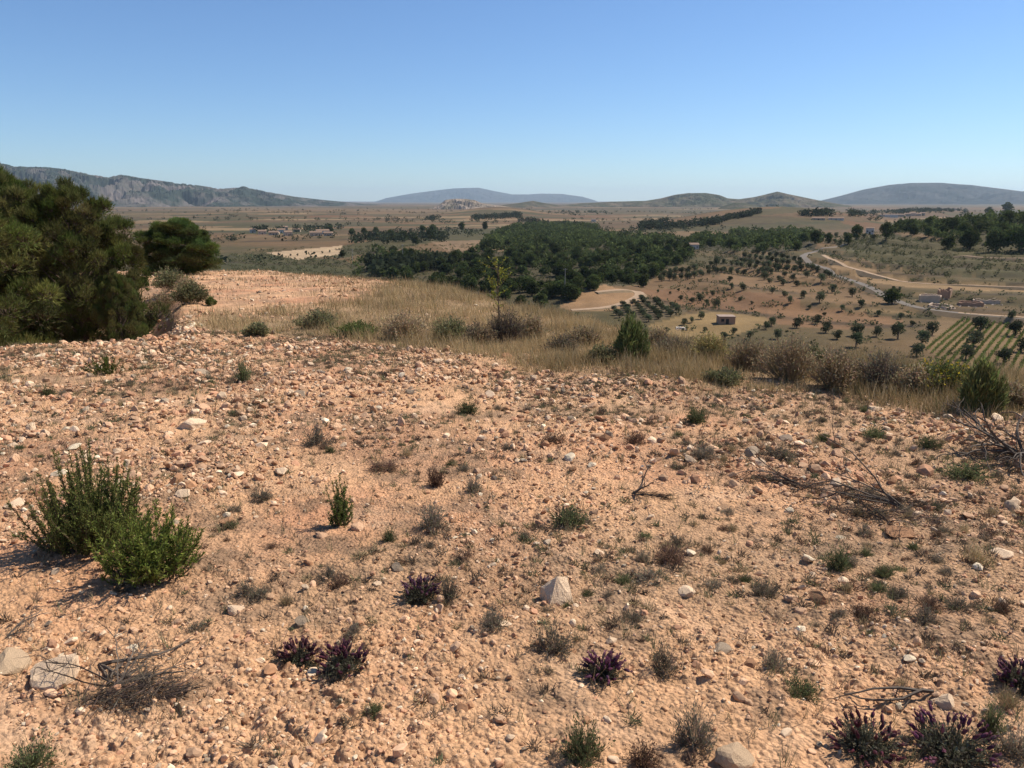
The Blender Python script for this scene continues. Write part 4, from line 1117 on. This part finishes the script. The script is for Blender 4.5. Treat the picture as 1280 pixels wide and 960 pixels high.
FO = [small_tree(320 + i, 5, [4.2, 3.8, 4.5, 4][i], 15, 70, np.array(OLIVE_C) * [1, .9, 1.15, .8][i], .42, .22).mesh("olive_tree", [M_LEAF_TREE, M_BARK]) for i in range(4)]

def put_tree(meshes, name, x, y, w, label, cat, group, hs=1., W0=8.):
    z = float(H(np.array([x]), np.array([y]), False)[0]); s = w / W0
    o = obj(name, meshes[int(rng.integers(len(meshes)))], None, (x, y, z - .1), float(rng.uniform(0, 6.28)), (s, s, s * hs))
    tag(o, label, cat, group); return o

# woods
def wood_points(poly, sp, d0, d1, a0, a1):
    xs = np.arange(d0 * sin(a0) * (1 if a0 > 0 else d1 / d0), d1 * sin(a1), sp); ys = np.arange(d0 * .7, d1, sp)
    X, Y = np.meshgrid(xs, ys); X = X.ravel() + rng.uniform(-.5, .5, X.size) * sp; Y = Y.ravel() + rng.uniform(-.5, .5, Y.size) * sp
    z = H(X, Y, False); px, py = proj(X, Y, z); k = inpoly(px, py, poly); return X[k], Y[k]
small = []
cands = []
for poly, sp, d0, d1, a0, a1, lab in [
        (Z_FOREST, 7.6, 300, 1500, -.25, .26, "in the dense wood on the valley floor"),
        (Z_WOOD2, 8.0, 500, 1400, .2, .42, "in the wood behind the olive terraces"),
        (Z_WOODR, 7.5, 350, 800, .42, .68, "on the hillside at the right edge")]:
    X, Y = wood_points(poly, sp, d0, d1, a0, a1)
    k = rng.uniform(size=len(X)) < np.clip(.52 + 2.4 * fbm(X / 42, Y / 42, 3, 501), .03, 1) * np.where((Y > 0) & (X / Y < -.06), .55, 1)
    for a, b in zip(X[k], Y[k]): cands.append((a, b, lab))
cands = np.array(cands, dtype=object)
dd = np.array([math.hypot(c[0], c[1]) for c in cands])
wd = rng.uniform(3.6, 8.2, len(cands))
ordr = np.argsort(-(wd / dd))
big = ordr[:285]; rest = ordr[285:]
for i in big:
    a, b, lab = cands[i]; px, _ = proj(np.array([a]), np.array([b]), np.array([-38.]))
    far = "near" if dd[i] < 420 else ("middle" if dd[i] < 520 else "farther")
    side = "left" if px[0] < 600 else ("centre" if px[0] < 760 else "right")
    l = f"dark green pine, {far} row of the valley wood, {side} part" if "floor" in lab else f"dark green pine standing {lab}"
    put_tree(FP, "pine_tree", a, b, wd[i], l, "pine tree", "pines " + lab, .86)
def merged_trees(name, label, x, y, w, col, ls=.3, n_leaf=70, hf=1.0, cat="wood"):
    g = Geo(); r = rng; n = len(x); z = H(x, y, False)
    v = unit(r.normal(size=(n, n_leaf, 3))); lob = 1 + .3 * np.sin(v[..., 0] * 5 + x[:, None]) * np.cos(v[..., 1] * 6 + y[:, None])
    rad = (w / 2)[:, None, None] * lob[..., None] * r.uniform(.55, 1., (n, n_leaf, 1))
    q = v * rad * [1, 1, .95 * hf]; q[..., 2] += (w * .52 * hf)[:, None]
    q += np.stack([x, y, z], -1)[:, None]
    c = np.asarray(col)[None, None] * r.uniform(.65, 1.35, (n, 1, 1)) * r.uniform(.75, 1.25, (n, n_leaf, 1)) * np.ones((1, 1, 3))
    L = np.repeat(w * ls, n_leaf)
    blades(g, q.reshape(-1, 3), v.reshape(-1, 3) * .5 + r.normal(0, .7, (n * n_leaf, 3)), L, L * .36, c.reshape(-1, 3), 0)
    o = obj(name, g.mesh(name, M_LEAF)); tag(o, label, cat, kind="stuff")
c = cands[rest]; merged_trees("pine_wood", "dark green pine wood spreading over the valley floor and slopes", np.array([t[0] for t in c], float), np.array([t[1] for t in c], float), wd[rest], PINE_C)
print("woods", time.time() - T0, len(cands))

# olives and almonds, one by one where the photograph shows them
OL = [(965, 367, 9), (981, 371, 9), (1004.5, 373, 11), (1040, 366, 12), (1065, 371, 12), (1077.5, 384, 11), (1052, 389, 9), (1024, 378, 14), (988, 379, 10), (979, 357, 10), (996, 358, 9), (992, 351, 9), (1009, 347, 9), (1026, 353, 12), (980, 346, 8), (974, 351, 8), (962, 354, 8), (1037, 347, 10),
      (1117, 362, 5), (1124, 363, 5), (1126, 399, 9), (1097, 395, 8), (1140, 408, 8), (964, 408, 13), (996, 410, 15), (1020, 405, 14), (1032, 416, 16), (972, 424, 14), (1046, 424, 14), (1070, 420, 18), (1070, 434, 20), (1095, 421, 14), (1122, 424, 20), (1165, 419, 17), (1152, 432, 20),
      (1145, 445, 18), (1225, 418, 22), (1217, 432, 20), (1207, 449, 18), (1255, 454, 20), (1269, 420, 20), (1276, 440, 18), (1265, 401, 12), (822, 366, 5), (851, 375, 8), (865, 379, 9), (875.5, 376, 11), (883, 381, 8), (895, 384, 12), (891, 370, 8), (912, 353, 9), (914, 361, 8),
      (929, 363, 10), (955, 350, 12), (875, 345, 9), (895, 333, 14), (876, 399, 11), (865, 403, 8), (855, 406, 10), (834, 415, 8), (881, 415, 8), (917, 418, 10), (905, 424, 11), (937, 424, 12), (957, 412, 12), (925, 376, 6), (888, 333, 8), (1012, 386, 6), (1030, 395, 6), (940, 380, 5), (905, 368, 5), (848, 364, 5), (860, 362, 4), (838, 368, 5)]
zn = lambda py: "far terrace" if py < 362 else ("middle terrace" if py < 392 else "near grove")
for i, (px, py, w) in enumerate(OL):
    p = P(px, py)[0]; D = np.linalg.norm(p)
    sd = "beside the brown hut" if px < 945 and py > 385 else ("left of the road" if px < 1100 else "near the vineyard")
    put_tree(FO, "olive_tree", p[0], p[1], w / F_PX * D * .98, f"{'large' if w > 15 else ('medium' if w > 9 else 'small')} dark round olive tree, {zn(py)}, {sd}", "olive tree", "olive trees in the valley", 1.0, 5.)
# orchard rows on the farther terraces
rowpts = []
for (x0, y0, x1, y1, n) in [(930, 322, 985, 332, 9), (925, 328, 975, 338, 8), (940, 318, 1000, 327, 9), (905, 330, 960, 340, 8), (945, 343, 1000, 338, 7), (1000, 333, 1030, 343, 5), (885, 338, 930, 344, 6), (1020, 303, 1050, 305, 5), (1045, 297, 1090, 299, 6), (860, 350, 905, 340, 6), (830, 346, 868, 340, 6), (826, 352, 860, 349, 5)]:
    for t in np.linspace(0, 1, n): rowpts.append((x0 + (x1 - x0) * t + rng.normal(0, 1), y0 + (y1 - y0) * t + rng.normal(0, .4)))
for px, py in rowpts:
    p = P(px, py)[0]; put_tree(FO, "olive_tree", p[0], p[1], rng.uniform(3, 4.6), f"tiny olive tree in the orchard rows {'beside the white house wood' if px < 930 else 'left of the road bend'}", "olive tree", "orchard rows on the far terraces", 1., 5.)
# orchard of bluish trees below the dirt loop
X, Y = np.meshgrid(np.arange(20, 110, 4.6), np.arange(200, 360, 4.6)); X = X.ravel(); Y = Y.ravel(); an = .5
X = X + rng.normal(0, .3, X.size); Y = Y + rng.normal(0, .3, Y.size)
px, py = proj(X, Y, H(X, Y, False)); k = inpoly(px, py, Z_OLIVROWS)
for a, b in zip(X[k][:110], Y[k][:110]): put_tree(FO, "orchard_tree", a, b, rng.uniform(2.6, 3.6), "low bluish green orchard tree in the dark plot below the dirt loop", "orchard tree", "orchard below the dirt loop", .8, 5.)
# trees along the pale strip and singles among the left fields
for px, py, w, lab in [(343, 322, 3, ""), (353, 321, 3, ""), (363, 320.5, 3, ""), (372, 320, 3, ""), (383, 319, 3, ""), (393, 318, 3, ""), (403, 317, 3, ""), (412, 316, 3, "")]:
    p = P(px, py)[0]; D = np.linalg.norm(p); put_tree(FO, "almond_tree", p[0], p[1], w / F_PX * D, "small dark tree in the row on the pale sloping field", "almond tree", "tree row on the pale field", 1.3, 5.)
BG = [(483, 326, 10), (428, 322, 9), (461, 325, 9), (520, 306, 10), (538, 301, 12), (505, 302, 12), (488, 300, 12), (413, 291, 9), (528, 290, 9), (541, 293, 10), (577, 289, 9), (606, 287, 9), (440, 295, 10), (455, 294, 9), (470, 292, 8), (567, 332, 14), (572, 325, 13), (1115, 380, 22), (1107, 300, 16),
      (1070, 300, 14), (1060, 305, 12), (1035, 304, 10), (1235, 272, 9), (1257, 271, 12), (804, 359, 16), (1185, 312, 16), (1212, 312, 22), (1244, 316, 26), (1276, 312, 26), (1160, 296, 12), (1142, 294, 10), (690, 368, 14), (720, 372, 16), (735, 362, 14), (560, 343, 14), (530, 338, 12), (500, 336, 12)]
for i, (px, py, w) in enumerate(BG):
    p = P(px, py)[0]; D = np.linalg.norm(p)
    l = "wide dark bush standing beside the grey road" if i == 17 else f"{'larger' if w > 13 else 'small'} dark pine standing apart {'on the left plain' if px < 620 else ('near the wood edge' if px < 850 else 'on the right hillside')}"
    put_tree(FP, "bush" if i == 17 else "pine_tree", p[0], p[1], w / F_PX * D, l, "bush" if i == 17 else "pine tree", "single pines on the slopes", .75 if i == 17 else .95)
# far trees on the plain, too many to tell apart
def far_trees():
    n = 15000; a = rng.uniform(-.62, .62, n); d = 550 * (8 ** rng.uniform(0, 1, n)); x = d * np.sin(a); y = d * np.cos(a)
    k = rng.uniform(size=n) < np.clip(.0 + 1.2 * fbm(x / 260, y / 260, 4, 551), 0, 1); x = x[k]; y = y[k]
    merged_trees("scattered_trees", "dark dots of trees and hedges scattered over the far plain", x, y, rng.uniform(3, 8.5, len(x)), (.055, .065, .035), .3, 22, .7, "trees")
    # belts: crest of middle hill, village pines, knoll
    bx = []; by = []
    for (x0, y0, x1, y1, n, jit) in [(798, 287, 900, 278, 60, 1.5), (880, 280, 950, 266, 60, .8), (1058, 266, 1210, 262, 130, 2.4), (590, 272, 650, 268, 110, 2.5), (1120, 264, 1200, 261, 90, 1.5), (650, 276, 740, 285, 50, 1.2), (1000, 268, 1040, 268, 30, 1), (440, 300, 560, 296, 70, 3), (560, 330, 470, 338, 60, 4),
                                     (700, 264, 760, 266, 25, 1), (535, 274, 550, 273, 15, .6), (320, 288, 430, 286, 30, 1.5), (800, 283, 835, 277, 30, 1.5)]:
        t = rng.uniform(0, 1, n); q = P(x0 + (x1 - x0) * t + rng.normal(0, 1.5, n), y0 + (y1 - y0) * t + np.abs(rng.normal(0, jit, n)))
        bx += list(q[:, 0]); by += list(q[:, 1])
    merged_trees("tree_belt", "dark belts of pines along the hill crests and round the villages", np.array(bx), np.array(by), rng.uniform(6, 11, len(bx)), (.05, .06, .032), .3, 40, .85, "trees")
far_trees()
# scrub on slopes
def valley_scrub():
    n = 26000; a = rng.uniform(-.35, .66, n); d = np.sqrt(rng.uniform(150 ** 2, 720 ** 2, n)); x = d * np.sin(a); y = d * np.cos(a)
    px, py = proj(x, y, H(x, y, False))
    dens = .10 + .6 * np.clip(fbm(x / 40, y / 40, 3, 571), 0, 1)
    for z_, v in ((Z_SCRUBR, .6), (Z_WOODR, .5), (Z_GREENL2, .5), (Z_GREENL, .35), (Z_FOREST, .3), (Z_YELLOW, .01), (Z_RED1, .03), (Z_RED2, .01), (Z_TAN1, .05), (Z_PALE1, .03), (Z_VINE, .02), (Z_PALEL, 0), (Z_BARE, .02)):
        dens = np.where(inpoly(px, py, z_), v, dens)
    z0 = H(x, y, False); fr = (z0 + .7) / 2.4 - np.floor((z0 + .7) / 2.4)
    dens = dens + .45 * ((fr > .3) & (fr < .75) & (a > .22)) * (px < 1250)
    for pts, w in LINES: dens = np.where(linedist(px, py, pts) < w * 1.1, .75, dens)
    k = rng.uniform(size=n) < dens; x = x[k]; y = y[k]
    merged_trees("scrub", "low olive green scrub dotted over the valley slopes and terrace banks", x, y, rng.uniform(.7, 2.6, len(x)), (.10, .10, .05), .38, 14, .6, "scrub")
valley_scrub()
print("valley trees", time.time() - T0)

# vineyard rows
def vines():
    A = P([1160], [436])[0]; B = P([1205], [396])[0]; u = unit((B - A) * [1, 1, 0]); v = np.array([u[1], -u[0], 0])
    nrow = 0
    for k in range(0, 90):
        st = A + v * k * 1.9; t = np.arange(-30, 130, .9); q = st[None] + u[None] * t[:, None]
        z = H(q[:, 0], q[:, 1], False); px, py = proj(q[:, 0], q[:, 1], z); m = inpoly(px, py, Z_VINE)
        if m.sum() < 8: continue
        q = q[m]; z = z[m]; n = len(q); g = Geo(); org = np.array([q[0, 0], q[0, 1], z[0]])
        nl = 16; c = np.repeat(np.stack([q[:, 0], q[:, 1], z + .45], -1) - org, nl, 0) + rng.normal(0, .2, (n * nl, 3)) * [1, 1, 1]
        blades(g, c, rng.normal(0, 1, (n * nl, 3)), .34, .12, vary((.13, .16, .045), n * nl, rng, .35, .12), 0)
        o = obj("vine_row", g.mesh("vine_row", M_LEAF), None, org)
        tag(o, "row of low green vines in the striped vineyard at the right", "vine row", "vine rows in the right vineyard"); nrow += 1
    print("vine rows", nrow)
vines()

# ================================================================== ROADS AND TRACKS
M_ASPH = mat_solid("road_asphalt", (.15, .125, .10), .9, .15, .8)
M_BANK = mat_solid('earth_bank', (.2, .14, .08), .95, .2, .5)
M_TRACK = mat_solid("track_dirt", (.33, .225, .14), .95, .2, .6)
def ribbon(name, pts, w, mat, label=None, lift=.15):
    pts = np.array(pts, float); t = np.linspace(0, len(pts) - 1, (len(pts) - 1) * 12 + 1)
    px = np.interp(t, range(len(pts)), pts[:, 0]); py = np.interp(t, range(len(pts)), pts[:, 1])
    for _ in range(3):
        px[1:-1] = (px[:-2] + px[1:-1] * 2 + px[2:]) / 4; py[1:-1] = (py[:-2] + py[1:-1] * 2 + py[2:]) / 4
    q = P(px, py)
    for _ in range(25): q[1:-1, :2] = (q[:-2, :2] + q[2:, :2] + 2 * q[1:-1, :2]) / 4
    tan = unit(np.gradient(q[:, :2], axis=0)); nrm = np.stack([-tan[:, 1], tan[:, 0]], -1)
    rows = []
    for s in (-.5, -.25, 0, .25, .5):
        xy = q[:, :2] + nrm * s * w; zz = H(xy[:, 0], xy[:, 1], False); rows.append(np.column_stack([xy, zz]))
    zc = np.max([r_[:, 2] for r_ in rows], 0)
    lo = [np.column_stack([rows[0][:, :2], zc - 1.5])]; hi = [np.column_stack([rows[-1][:, :2], zc - 1.5])]
    rows = [np.column_stack([r_[:, :2], zc + lift]) for r_ in rows]
    lo[0][:, :2] -= nrm * 2.2; hi[0][:, :2] += nrm * 2.2
    V = np.stack(lo + rows + hi, 1); n = len(q); k = V.shape[1]
    i = np.arange(n - 1)[:, None] * k; j = np.arange(k - 1)[None]
    F = np.stack([i + j, i + k + j, i + k + j + 1, i + j + 1], -1).reshape(-1, 4)
    mi = np.tile(np.array([1] + [0] * (k - 3) + [1]), n - 1); g = Geo(); g.add(V.reshape(-1, 3), F); g.mq[0] = mi; o = obj(name, g.mesh(name, [mat, M_BANK], False)); tag(o, label, kind="structure"); return o
ribbon("road", [(1056, 307), (1030, 311), (1008, 317), (1002, 322), (1010, 328), (1040, 341), (1090, 362), (1115, 374), (1145, 385.5), (1185, 391.5), (1240, 397.5), (1300, 403)], 3.4, M_ASPH, "grey country road winding through the terraced valley")
ribbon("track", [(714, 388), (740, 386.5), (765, 384), (785, 378), (800, 371), (799, 366), (788, 363.5), (768, 363.5), (745, 366)], 4, M_TRACK, "pale dirt track looping round a mound at the wood edge")
ribbon("track", [(1029, 319), (1042, 327), (1062, 334), (1085, 343), (1110, 349), (1140, 354), (1200, 357), (1300, 362)], 2.2, M_TRACK, "pale dirt track above the grey road")
ribbon("track", [(1185, 322), (1205, 321), (1230, 324), (1300, 326)], 2.5, M_TRACK, "pale terrace track on the right hillside")
ribbon("track", [(1185, 391), (1215, 394), (1300, 400)], 2.5, M_TRACK, "pale track branching below the ruins")

# ================================================================== BUILDINGS
def wallmat(n, c): return mat_solid(n, c, .9, .15, .6)
MW = {'cream': wallmat("plaster_cream", (.42, .33, .24)), 'white': wallmat("plaster_white", (.58, .52, .44)), 'stone': wallmat("wall_stone", (.58, .43, .30)), 'brick': wallmat("wall_brown", (.36, .22, .14)), 'grey': wallmat("wall_grey", (.38, .34, .31))}
M_TILE = mat_solid("roof_tile", (.22, .145, .10), .9, .2, 2); M_DARK = mat_solid("opening_dark", (.03, .028, .025), .8); M_FLAT = mat_solid("flat_roof", (.30, .22, .17), .9, .2, 1)
def boxg(g, x0, y0, z0, x1, y1, z1):
    V = [(x0, y0, z0), (x1, y0, z0), (x1, y1, z0), (x0, y1, z0), (x0, y0, z1), (x1, y0, z1), (x1, y1, z1), (x0, y1, z1)]
    F = [(0, 3, 2, 1), (4, 5, 6, 7), (0, 1, 5, 4), (1, 2, 6, 5), (2, 3, 7, 6), (3, 0, 4, 7)]; g.add(V, F)
def house(px, py, w, dpt, h, mat, label, roof='gable', rot=0., win=2, group=None, name="house"):
    p = P(px, py)[0]; e = empty(name, (p[0], p[1], p[2] - .3), -float(az_of(px)) + rot); tag(e, label, "house" if name == "house" else name.replace('_', ' '), group)
    g = Geo(); boxg(g, -w / 2, 0, -1, w / 2, dpt, h)
    if roof == 'gable':
        rh = dpt * .2; g.add([(-w / 2, 0, h), (-w / 2, dpt, h), (-w / 2, dpt / 2, h + rh), (w / 2, 0, h), (w / 2, dpt / 2, h + rh), (w / 2, dpt, h)], [(0, 1, 2), (3, 4, 5)])
    obj("wall", g.mesh("wall", MW[mat]), e)
    g = Geo(); o = .35
    if roof == 'gable':
        rh = dpt * .2; sl = rh / (dpt / 2)
        for s in (0, 1):
            y0 = -o if s == 0 else dpt + o; z0 = h - o * sl
            V = [(-w / 2 - o, y0, z0 + .05), (w / 2 + o, y0, z0 + .05), (w / 2 + o, dpt / 2, h + rh + .05), (-w / 2 - o, dpt / 2, h + rh + .05)]
            V += [(a, b, c + .2) for a, b, c in V]
            g.add(V, [(0, 1, 2, 3), (4, 7, 6, 5), (0, 4, 5, 1), (2, 6, 7, 3), (0, 3, 7, 4), (1, 5, 6, 2)])
        obj("roof", g.mesh("roof", M_TILE), e)
    elif roof == 'flat':
        boxg(g, -w / 2 - .2, -.2, h + .003, w / 2 + .2, dpt + .2, h + .25); obj("roof", g.mesh("roof", M_FLAT), e)
    g = Geo(); boxg(g, -.5, -.06, 0, .5, .0, 2.1); obj("door", g.mesh("door", M_DARK), e)
    for i in range(win):
        cx = (-w * .3, w * .3, -w * .15, w * .18)[i]; g = Geo(); z0 = h * .45 if i < 2 else h * .7
        boxg(g, cx - .5, -.05, z0, cx + .5, .0, z0 + .9); obj("window", g.mesh("window", M_DARK), e)
    return e
house(909, 405.5, 5.2, 4.5, 2.7, 'brick', "small brown flat roofed hut on the yellow field", 'flat', .25, 1, name="hut")
house(868, 312, 7, 6, 4, 'white', "small white house at the edge of the wood", 'gable', .3, 2)
vl = [(1103, 271, 12, 'cream'), (1110, 271.5, 14, 'white'), (1118, 272, 16, 'white'), (1126, 271, 18, 'cream'), (1134, 270.5, 15, 'cream'), (1141, 270, 14, 'stone'), (1148, 270, 12, 'cream'), (1153, 269.5, 12, 'cream')]
for i, (px, py, w, mt_) in enumerate(vl):
    house(px, py, w, 9, 5.5 + (i % 3), mt_, f"{['pale ochre', 'white', 'long white', 'wide ochre', 'cream', 'brown', 'small ochre', 'last ochre'][i]} village house, number {i + 1} from the left in the distant right village".replace(f"number {i + 1}", ['first', 'second', 'third', 'fourth', 'fifth', 'sixth', 'seventh', 'eighth'][i]), 'gable', .15 * (i % 3) - .1, 2, "houses of the distant right village")
wl = [(342, 294, 12, 'cream'), (352, 291, 10, 'white'), (361, 295, 9, 'stone'), (371, 290, 9, 'cream'), (395, 295, 14, 'stone'), (404, 293, 16, 'white'), (410, 295, 10, 'cream'), (328, 293, 10, 'stone'), (356, 288, 9, 'cream')]
for i, (px, py, w, mt_) in enumerate(wl):
    house(px, py, w, 8, 3.6 + (i % 3) * .6, mt_, f"{['cream', 'white', 'stone', 'small cream', 'long stone', 'long white', 'pale', 'leftmost stone', 'rearmost cream'][i]} house in the hamlet on the left plain", 'gable', .2 * (i % 3) - .2, 2, "houses of the left hamlet")
for px, py, w, l in [(1087, 293, 7, "small pale farm tower below the right wood"), (316, 291, 10, "isolated white farmhouse at the far left plain"), (742, 277, 12, "white farm on the central plain"), (1045, 275, 26, "long pale shed left of the distant right village"), (1023, 275, 22, "long pale shed further left of the village")]:
    house(px, py, w * .75, 7, 4.5 if w < 20 else 2.6, 'white' if w != 22 else 'cream', l, 'gable' if w > 7 else 'flat', 0, 2, name="house" if w < 20 else "shed")
# white blocks row on the plain, right village foreground
# ruined farm beside the road: broken walls
def ruin(px, py, w, dpt, h, label, seed, mat='stone'):
    r = np.random.default_rng(seed); p = P(px, py)[0]; e = empty("ruined_house", (p[0], p[1], p[2] - .3), -float(az_of(px)) + r.uniform(-.3, .3)); tag(e, label, "ruin")
    t = .5
    def wall(x0, y0, x1, y1):
        g = Geo(); n = 14; L = math.hypot(x1 - x0, y1 - y0); ux, uy = (x1 - x0) / L, (y1 - y0) / L
        hs = np.clip(h * (.75 + .3 * np.cumsum(r.normal(0, .35, n + 1)) / 2), h * .3, h)
        V = []
        for i in range(n + 1):
            a = i / n * L; x = x0 + ux * a; y = y0 + uy * a
            V += [(x - uy * t / 2, y + ux * t / 2, -1), (x + uy * t / 2, y - ux * t / 2, -1), (x + uy * t / 2, y - ux * t / 2, hs[i]), (x - uy * t / 2, y + ux * t / 2, hs[i])]
        F = []
        for i in range(n):
            for j in range(4): F.append((i * 4 + j, i * 4 + (j + 1) % 4, i * 4 + 4 + (j + 1) % 4, i * 4 + 4 + j))
        F += [(0, 3, 2, 1), (n * 4, n * 4 + 1, n * 4 + 2, n * 4 + 3)]
        g.add(V, F); obj("wall", g.mesh("wall", MW[mat]), e)
    wall(-w / 2 + .3, 0, w / 2 - .3, 0); wall(-w / 2, 0, -w / 2, dpt); wall(w / 2, 0, w / 2, dpt); wall(-w / 2 + .3, dpt, w / 2 - .3, dpt)
    g = Geo(); sh = [stone_shape(1200 + seed, 2, 8, .7)]; n = 60
    x = r.uniform(-w * .7, w * .7, n); y = r.uniform(-3, dpt + 1, n); s = r.uniform(.4, 1.3, n)
    scatter_mesh(sh, x, y, np.full(n, .2), s / 2, s / 2, np.tile(np.array([[.4, .3, .22]]), (n, 1)), g)
    obj("rubble", g.mesh("rubble", M_PEB), e)
ruin(1162, 378, 7, 6, 3.6, "roofless pale ruined house beside the grey road", 1)
ruin(1179, 373, 4, 4, 4.4, "taller brown ruined block right of the pale ruin", 2, 'brick')
ruin(1174, 385, 7, 4, 1.6, "low tumbled wall enclosure in front of the pale ruin", 3)
ruin(1215, 383, 7, 5, 2.2, "brownish ruined pen with broken walls further right", 4, 'brick')
ruin(1234, 380, 8, 6, 2.4, "ruined walls behind the brownish pen", 5, 'stone')
ruin(851, 411, 2.6, 2, .8, "small tumbled white stone heap below the olives left of the hut", 6, 'white')
# power poles
M_POLE = mat_solid("pole_wood", (.36, .32, .27), .8)
def pole(px, py, h, label):
    p = P(px, py)[0]; e = empty("utility_pole", p, 0); tag(e, label, "utility pole", "utility poles by the wood")
    g = Geo(); tube(g, [(0, 0, -.5), (0, 0, h)], [.16, .10], 8); obj("pole", g.mesh("pole", M_POLE), e)
    g = Geo(); boxg(g, -.9, -.06, h - .5, .9, .06, h - .38); obj("crossarm", g.mesh("crossarm", M_POLE), e)
    g = Geo()
    for s in (-.8, 0, .8): tube(g, [(s, 0, h - .38), (s, 0, h - .12)], [.05, .04], 6)
    obj("insulators", g.mesh("insulators", MW['white']), e)
pole(706, 372, 12, "pale utility pole in front of the wood edge"); pole(504, 334, 14, "tall utility pole among the left wood trees"); pole(441, 333, 11, "utility pole at the left end of the wood")
print("buildings", time.time() - T0)

# ================================================================== LIGHT, SKY, HAZE, CAMERA
SUN_EL = radians(50); SUN_AZ = radians(63)     # azimuth from +Y towards +X
w = bpy.data.worlds.new("World"); scene.world = w; w.use_nodes = True
nt = w.node_tree; bg = nt.nodes["Background"]; bg.inputs[1].default_value = .098
sk = nt.nodes.new("ShaderNodeTexSky"); sk.sky_type = 'NISHITA'; sk.sun_disc = False; sk.sun_elevation = SUN_EL; sk.sun_rotation = SUN_AZ
sk.altitude = 900; sk.air_density = 1.0; sk.dust_density = 0.3; sk.ozone_density = 3.0
tm = nt.nodes.new("ShaderNodeMix"); tm.data_type = 'RGBA'; tm.blend_type = 'MULTIPLY'; tm.inputs[0].default_value = 1; tm.inputs[7].default_value = (.68, .83, 1.0, 1)
nt.links.new(sk.outputs[0], tm.inputs[6]); nt.links.new(tm.outputs[2], bg.inputs[0])
sd = bpy.data.lights.new("sun", 'SUN'); sd.energy = 5.0; sd.angle = radians(.53); sd.color = (1, .93, .83)
so = bpy.data.objects.new("sun", sd); COL.objects.link(so)
from mathutils import Vector
dv = Vector((sin(SUN_AZ) * cos(SUN_EL), cos(SUN_AZ) * cos(SUN_EL), sin(SUN_EL)))
so.rotation_euler = dv.to_track_quat('Z', 'Y').to_euler(); so.location = (30, 10, 60)

# haze: a closed box of thin air round everything
m, nt, N, L = nodes("haze_air"); out = N.new("ShaderNodeOutputMaterial"); pv = N.new("ShaderNodeVolumePrincipled")
pv.inputs["Color"].default_value = (.70, .86, 1.0, 1); pv.inputs["Density"].default_value = 3.1e-5; pv.inputs["Anisotropy"].default_value = .2
L.new(pv.outputs[0], out.inputs["Volume"])
g = Geo(); boxg(g, -32000, -32000, -120, 32000, 32000, 480); hz = obj("haze", g.mesh("haze", m)); tag(hz, "thin blue haze over the far plain", "haze", kind="stuff")

cam = bpy.data.cameras.new("camera"); co = bpy.data.objects.new("camera", cam); COL.objects.link(co); scene.camera = co
co.location = (0, 0, CAMZ); co.rotation_euler = (pi / 2 - PITCH, 0, 0)
cam.sensor_width = 36; cam.lens = 36 * F_PX / 1280; cam.clip_start = .05; cam.clip_end = 120000
vs = scene.view_settings; vs.view_transform = 'Standard'; vs.look = 'None'; vs.gamma = 1; vs.exposure = 0.42; vs.use_curve_mapping = False
scene.render.engine = 'CYCLES'; cy = scene.cycles; cy.use_denoising = True; cy.max_bounces = 6; cy.diffuse_bounces = 2; cy.transparent_max_bounces = 4; cy.volume_bounces = 0
print("done", time.time() - T0)
